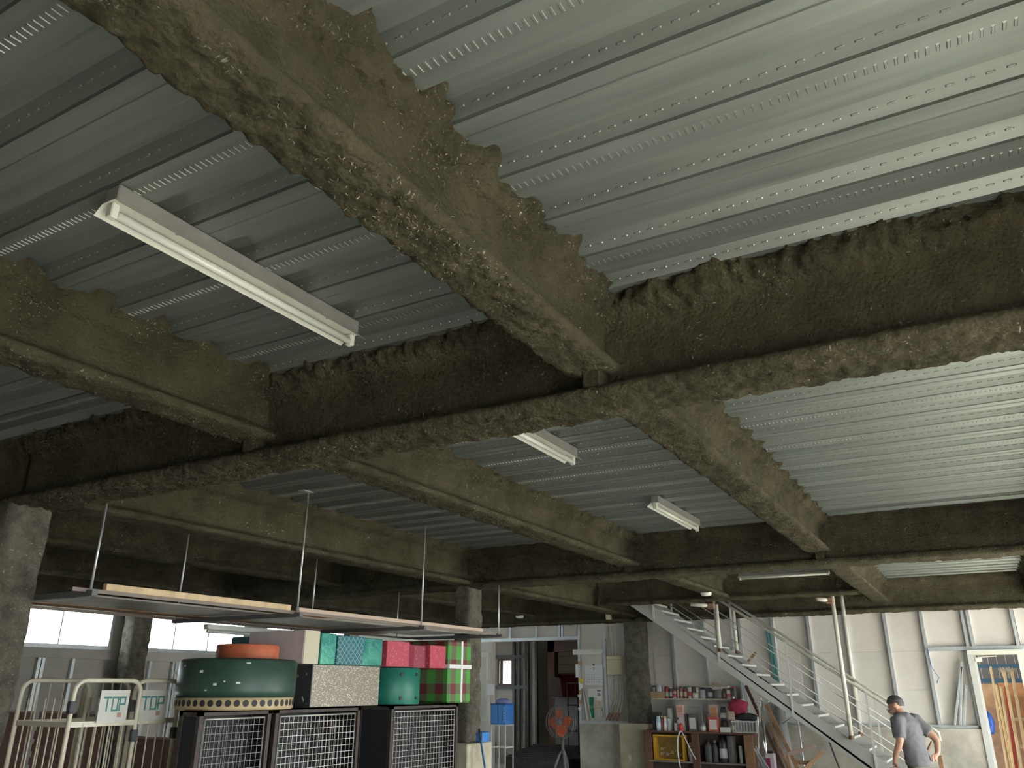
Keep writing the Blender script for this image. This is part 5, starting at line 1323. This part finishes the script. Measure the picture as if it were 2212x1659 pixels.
# ------------------------------------------------------------------ man carrying a bucket
fv = Vector((-.88, .47, 0)).normalized(); rv = Vector((fv.y, -fv.x, 0))
MO = Vector((-.86, 11.0, 0))
def L3(s, f, z): return MO + rv*s + fv*f + Vector((0, 0, z))
man = thing('person', 'man in a dark grey t-shirt bending his head and carrying a bucket by the stair', 'person', MO)
SKIN = mat('skin', (.50, .27, .19), .55, var=.06, vscale=12); SHIRT = mat('shirt_grey', (.145, .145, .155), .9, var=.1, vscale=14); TROU = mat('trouser_grey', (.12, .12, .105), .9, var=.15, vscale=14)
HAIR = mat('hair_dark', (.03, .028, .03), .7, col2=(.13, .125, .13), vscale=40)
def skin_mesh(name, nodes, edges, m_, parent, sub=2, root=0):
    import bmesh as _bm
    off = chain_loc(parent)
    bm = _bm.new(); lay = bm.verts.layers.skin.verify()
    vs = []
    for k, (p, r) in enumerate(nodes):
        v = bm.verts.new(tuple(Vector(p)-off)); v[lay].radius = r if isinstance(r, tuple) else (r, r); v[lay].use_root = (k == root); vs.append(v)
    for a, b in edges: bm.edges.new((vs[a], vs[b]))
    me = bpy.data.meshes.new(name); bm.to_mesh(me); bm.free(); me.materials.append(m_)
    o = bpy.data.objects.new(name, me); C.objects.link(o); o.parent = parent
    sk = o.modifiers.new('skin', 'SKIN'); sk.use_smooth_shade = True; sk.branch_smoothing = .6
    ss = o.modifiers.new('subsurf', 'SUBSURF'); ss.levels = sub; ss.render_levels = sub
    return o
hd = Vector((-.985, .17, 0)).normalized(); hr = Vector((hd.y, -hd.x, 0))
HC = L3(-.01, .165, 1.47)
HT = math.radians(24)
hf_ = hd*math.cos(HT)-Vector((0, 0, math.sin(HT))); hu_ = Vector((0, 0, math.cos(HT)))+hd*math.sin(HT)
def Hh(s, f, z): return HC + hr*s + hf_*f + hu_*z
N_ = []; E_ = []
def nd(p, r): N_.append((p, r)); return len(N_)-1
def ed(*ix):
    for a, b in zip(ix[:-1], ix[1:]): E_.append((a, b))
pel = nd(L3(0, 0, .88), (.13, .10)); wst = nd(L3(0, .02, 1.02), (.125, .095)); chs = nd(L3(0, .05, 1.2), (.14, .105)); upc = nd(L3(0, .08, 1.31), (.105, .075))
nk = nd(L3(0, .115, 1.375), .06); nk2 = nd(L3(-.005, .135, 1.405), .066)
h1 = nd(Hh(0, .012, -.04), (.078, .09)); h2 = nd(Hh(0, 0, .03), (.092, .112)); h3 = nd(Hh(0, -.008, .085), (.062, .075))
ed(pel, wst, chs, upc, nk, nk2, h1, h2, h3)
ch_ = nd(Hh(0, .07, -.085), .038); ed(h1, ch_)
ns = nd(Hh(0, .118, -.022), .015); ed(h1, ns)
for s in (-1, 1):
    e = nd(Hh(s*.09, -.008, -.012), .022); ed(h2, e)
# left arm (near) holding the bucket
sl = nd(L3(-.165, .07, 1.325), .062); el = nd(L3(-.235, .03, 1.10), .044); wl_ = nd(L3(-.215, .13, .945), .030); hl = nd(L3(-.21, .155, .885), (.030, .020))
ed(upc, sl, el, wl_, hl)
fing = []
for k in range(4):
    o = (-.027+.018*k)
    a = nd(L3(-.21+o*.3, .155+o, .85), .0095); b = nd(L3(-.195+o*.3, .16+o, .822), .009); c = nd(L3(-.175+o*.3, .155+o, .835), .0085)
    ed(hl, a, b, c)
a = nd(L3(-.19, .185, .868), .0105); b = nd(L3(-.178, .19, .842), .0095); ed(hl, a, b)
# right arm bent behind the hip
sr = nd(L3(.16, .06, 1.31), .056); er = nd(L3(.235, -.13, 1.11), .044); wr = nd(L3(.16, -.16, .975), .030); hr_ = nd(L3(.115, -.145, .94), (.03, .02))
ed(upc, sr, er, wr, hr_)
for k in range(4):
    a = nd(L3(.09-.004*k, -.14, .955-.018*k), .0095); b = nd(L3(.055-.004*k+.004*abs(k-1), -.142, .945-.018*k), .009); ed(hr_, a, b)
a = nd(L3(.125, -.15, .905), .0105); b = nd(L3(.11, -.152, .885), .0095); ed(hr_, a, b)
for s in (-1, 1):
    hp = nd(L3(s*.09, 0, .80), .088); kn = nd(L3(s*.10, .05+.05*s, .46), .058); an = nd(L3(s*.10, -.02+.09*s, .09), .04); to = nd(L3(s*.11, .13+.09*s, .04), .035)
    ed(pel, hp, kn, an, to)
skin_mesh('body', N_, E_, SKIN, man, 2, 0)
# t-shirt: lofted trunk and sleeves fused into one cloth surface
def loft(mb, rings, n=24):
    vs = []; k = len(rings)
    for c, ax, ra, ay, rb in rings:
        for j in range(n):
            q = 2*math.pi*j/n
            vs.append(Vector(c)+Vector(ax)*(ra*math.cos(q))+Vector(ay)*(rb*math.sin(q)))
    fs = [(i*n+j, i*n+(j+1) % n, (i+1)*n+(j+1) % n, (i+1)*n+j) for i in range(k-1) for j in range(n)]
    fs += [tuple(range(n))[::-1], tuple((k-1)*n+j for j in range(n))]
    mb._add(vs, fs)
def limb(mb, pts, rad):
    R_ = []
    for i, p in enumerate(pts):
        t = (pts[min(i+1, len(pts)-1)]-pts[max(i-1, 0)]).normalized()
        ax = t.cross(Vector((0, 0, 1)));  ax = ax.normalized() if ax.length > .1 else rv
        R_.append((p, ax, rad[i], t.cross(ax).normalized(), rad[i]))
    loft(mb, R_, 18)
sq = MB()
loft(sq, [(L3(0, -.01, .845), rv, .165, fv, .125), (L3(0, 0, .90), rv, .168, fv, .128), (L3(0, .015, 1.0), rv, .158, fv, .118), (L3(0, .035, 1.1), rv, .160, fv, .118), (L3(0, .055, 1.2), rv, .172, fv, .122), (L3(0, .075, 1.29), rv, .178, fv, .112), (L3(0, .09, 1.345), rv, .150, fv, .092), (L3(0, .105, 1.385), rv, .088, fv, .078), (L3(0, .115, 1.405), rv, .070, fv, .070)])
limb(sq, [L3(-.10, .075, 1.325), L3(-.165, .07, 1.31), L3(-.205, .05, 1.22), L3(-.228, .036, 1.13)], [.07, .082, .07, .066])
limb(sq, [L3(.10, .07, 1.325), L3(.16, .06, 1.31), L3(.195, -.01, 1.235), L3(.218, -.075, 1.175)], [.075, .086, .074, .068])
shirt = sq.build('shirt', SHIRT, man)
rm = shirt.modifiers.new('fuse', 'REMESH'); rm.mode = 'VOXEL'; rm.voxel_size = .011; rm.use_smooth_shade = True
sm_ = shirt.modifiers.new('soften', 'SMOOTH'); sm_.iterations = 6; sm_.factor = .5
tx = bpy.data.textures.new('folds', 'CLOUDS'); tx.noise_scale = .09
dm = shirt.modifiers.new('folds', 'DISPLACE'); dm.texture = tx; dm.strength = .016; dm.mid_level = .5
N_ = []; E_ = []
a = nd(L3(0, .01, 1.0), (.135, .105)); b = nd(L3(0, 0, .84), (.15, .12)); ed(a, b)
for s in (-1, 1):
    hp = nd(L3(s*.095, 0, .76), .1); kn = nd(L3(s*.10, .05+.05*s, .46), .078); an = nd(L3(s*.10, -.02+.09*s, .11), .07); ed(b, hp, kn, an)
skin_mesh('trousers', N_, E_, TROU, man, 2, 0)
# hair: cap over the skull, cut high at the nape
vs = []; fs = []; n, k = 24, 10
for i in range(k+1):
    for j in range(n):
        ph = 2*math.pi*j/n; fwd = math.cos(ph)
        lim = 1.62+.62*max(0, -fwd)-.55*max(0, fwd)       # polar reach: further down at the back
        th = lim*i/k
        wob = (1+.025*math.sin(ph*7+i*2))*(1-.07*(i/k)**2)
        x = .084*math.sin(th)*math.sin(ph)*wob; f = .104*math.sin(th)*math.cos(ph)*wob; z = .1*math.cos(th)*wob
        vs.append(Hh(x, f-.010, z+.018))
for i in range(k):
    for j in range(n): fs.append((i*n+j, i*n+(j+1) % n, (i+1)*n+(j+1) % n, (i+1)*n+j))
q = MB(); q.smooth = True; q._add(vs, fs); q.build('hair', HAIR, man)
for s in (-1, 1):
    MB().lathe([(.002, -.009), (.008, -.005), (.009, 0), (.008, .005), (.002, .009)], Hh(s*.034, .1, 0), 10).build('eye', mat('eye_white', (.6, .55, .5), .3), man)
MB().bar(Hh(-.022, .104, -.062), Hh(.022, .104, -.062), .006, .006).build('mouth', mat('lips', (.36, .14, .12), .6), man)
for s in (-1, 1):
    MB().bar(L3(s*.11, .09*s-.08, .035), L3(s*.11, .19+.09*s, .035), .095, .07, (0, 0, 1), .02).build('shoe', BLACK, man)
# bucket
bc = L3(-.2, .16, 0)
bk = thing('bucket', 'dark maroon bucket hanging from the man\'s hand by a white handle', 'bucket', (bc.x, bc.y, .38))
MB().lathe([(.02, .385), (.1, .385), (.105, .39), (.135, .67), (.14, .675), (.14, .69), (.128, .69), (.1, .41), (.02, .41)], (bc.x, bc.y, 0), 28).build('bucket_body', mat('bucket_maroon', (.16, .03, .04), .5), bk)
MB().path([(bc.x+.138*math.cos(a), bc.y, .675+.165*math.sin(a)) for a in [math.pi*i/12 for i in range(13)]], .006, 8).build('handle', PAPER, bk)
# stand and hose reel behind the man
tag(MB().box(-.735, -.68, 12.4, 12.44, 0, .86, .003).build('wood_post', WOODM, None, (-.7, 12.42, 0)), 'short brown wooden post standing right of the man', 'post')
tag(MB().path([at(2013, 1602, Y=12.3), at(2003, 1622, Y=12.3), (at(2003, 1622, Y=12.3).x, 12.3, .02)], .014, 8).build('metal_rod', RUST, None, (-.8, 12.3, 0)), 'rusty bent rod at the foot of the stair behind the man', 'rod')

# ------------------------------------------------------------------ seen through the doorway: timber, gate, tarp
yf = tag(MB().box(-2.5, 3.0, 18.6, 18.75, 0, 3.4).build('yard_wall', mat('yard_grey', (.16, .15, .15), .9), None, (0, 18.6, 0)), 'dark grey wall across the yard behind the blue gate', 'wall')
tag(MB().box(-3.0, 4.2, 14.26, 19.0, 3.5, 3.6).box(-2.9, -2.8, 18.8, 18.9, 0, 3.5).box(4.0, 4.1, 18.8, 18.9, 0, 3.5).build('sun_block_roof', GREYM, None, (.5, 16.5, 0)), 'unseen grey roof added to shade the yard strip beyond the doorway', 'canopy')  # added out of view to keep the yard objects in shade
tag(MB().box(3.0, 3.1, 14.3, 18.6, 0, 3.49).build('sun_block_screen', GREYL, None, (3.05, 16.4, 0)), 'unseen grey side screen added to keep sun off the yard strip', 'screen')  # added out of view, blocks low sun and sky from the side
gt = thing('blue_gate', 'blue steel gate with thin white upright bars beyond the doorway', 'gate', (.3, 17.6, 0))
BG = mat('gate_blue', (.04, .12, .20), .5)
for z in (H+.36, H+.115, .4): MB().box(-1.2, 1.8, 17.58, 17.62, z-.035, z+.035).build('rail', BG, gt)
for k in range(22): MB().box(-1.2+.14*k, -1.192+.14*k, 17.595, 17.605, .1, H+.75).build('bar', GREYL, gt)
for x in (-1.24, 1.8): MB().box(x, x+.05, 17.57, 17.63, 0, H+.8).build('post', BG, gt)
pw = thing('plywood_stack', 'weathered plywood sheets leaning beyond the doorway', 'plywood', (.2, 16.9, 0))
for k, (x0, x1, y, z1, m_) in enumerate(((-.45, .12, 16.6, H+.05, PLY), (.14, .9, 16.75, H+.07, mat('ply_orange', (.55, .27, .13), .7, var=.3, vscale=3)), (-.5, .3, 16.3, H-.33, mat('ply_brown', (.36, .22, .15), .7, var=.15)))):
    MB().obox((.5*(x0+x1), y+.1, z1/2), ((1, 0, 0), (0, 1, .1), (0, -.1, 1)), ((x1-x0)/2, .012, z1/2)).build('sheet', m_, pw)
fo = thing('wooden_ladder', 'pale wooden ladder with frayed rope ends leaning beyond the doorway', 'ladder', (.35, 16.0, 0))
for px0, px1 in ((2168, 2207), (2185, 2222)):
    p_ = at(px0, 1446, Y=16.2); q_ = at(px1, 1659, Y=15.7); e_ = to_floor(p_, q_)
    MB().bar(p_, e_, .045, .035, (0, -1, 0), .003).build('stile', WOODL, fo)
    blob_ = MB(); random.seed(px0)
    for j in range(14): blob_.tube((p_.x+random.uniform(-.04, .04), p_.y-.02, p_.z-.12+random.uniform(0, .05)), (p_.x+random.uniform(-.06, .06), p_.y-.03, p_.z+random.uniform(.0, .04)), .007, 5)
    blob_.build('frayed_rope', mat('rope', (.45, .38, .27), .9), fo)
for z in (.35, .8, 1.2): MB().bar((.17+.1*(1.7-z), 15.95, z), (.5+.1*(1.7-z), 15.95, z), .05, .03, (0, -1, 0)).build('rung', WOODL, fo)
for k, (xa, ya, xb, m_, lb) in enumerate(((2152, 1480, 2186, mat('timber_yellow', (.72, .55, .26), .6), 'bright yellow timber strip leaning beyond the doorway'), (2140, 1440, 2176, WOODL, 'pale plank leaning behind the timber frame'), (2172, 1482, 2196, mat('timber_red', (.40, .06, .04), .6), 'red painted board leaning beyond the doorway'), (2162, 1483, 2190, WOODL, 'thin pale lath between the timbers'))):
    p_ = at(xa, ya, Y=16.35-.08*k); q_ = at(xb, 1659, Y=15.95-.05*k); plank(lb, p_, to_floor(p_, q_), .035 if k != 2 else .05, .02, m_, 'timber', 'timber')
blob('blue tarpaulin bunched at the left jamb of the doorway', (DX0+.085, 14.33, at(2134, 1562, Y=14.33).z), (.055, .06, .15), mat('tarp_blue', (.03, .12, .55), .4), 'tarpaulin', 'tarp', 4, .5, 2.0)
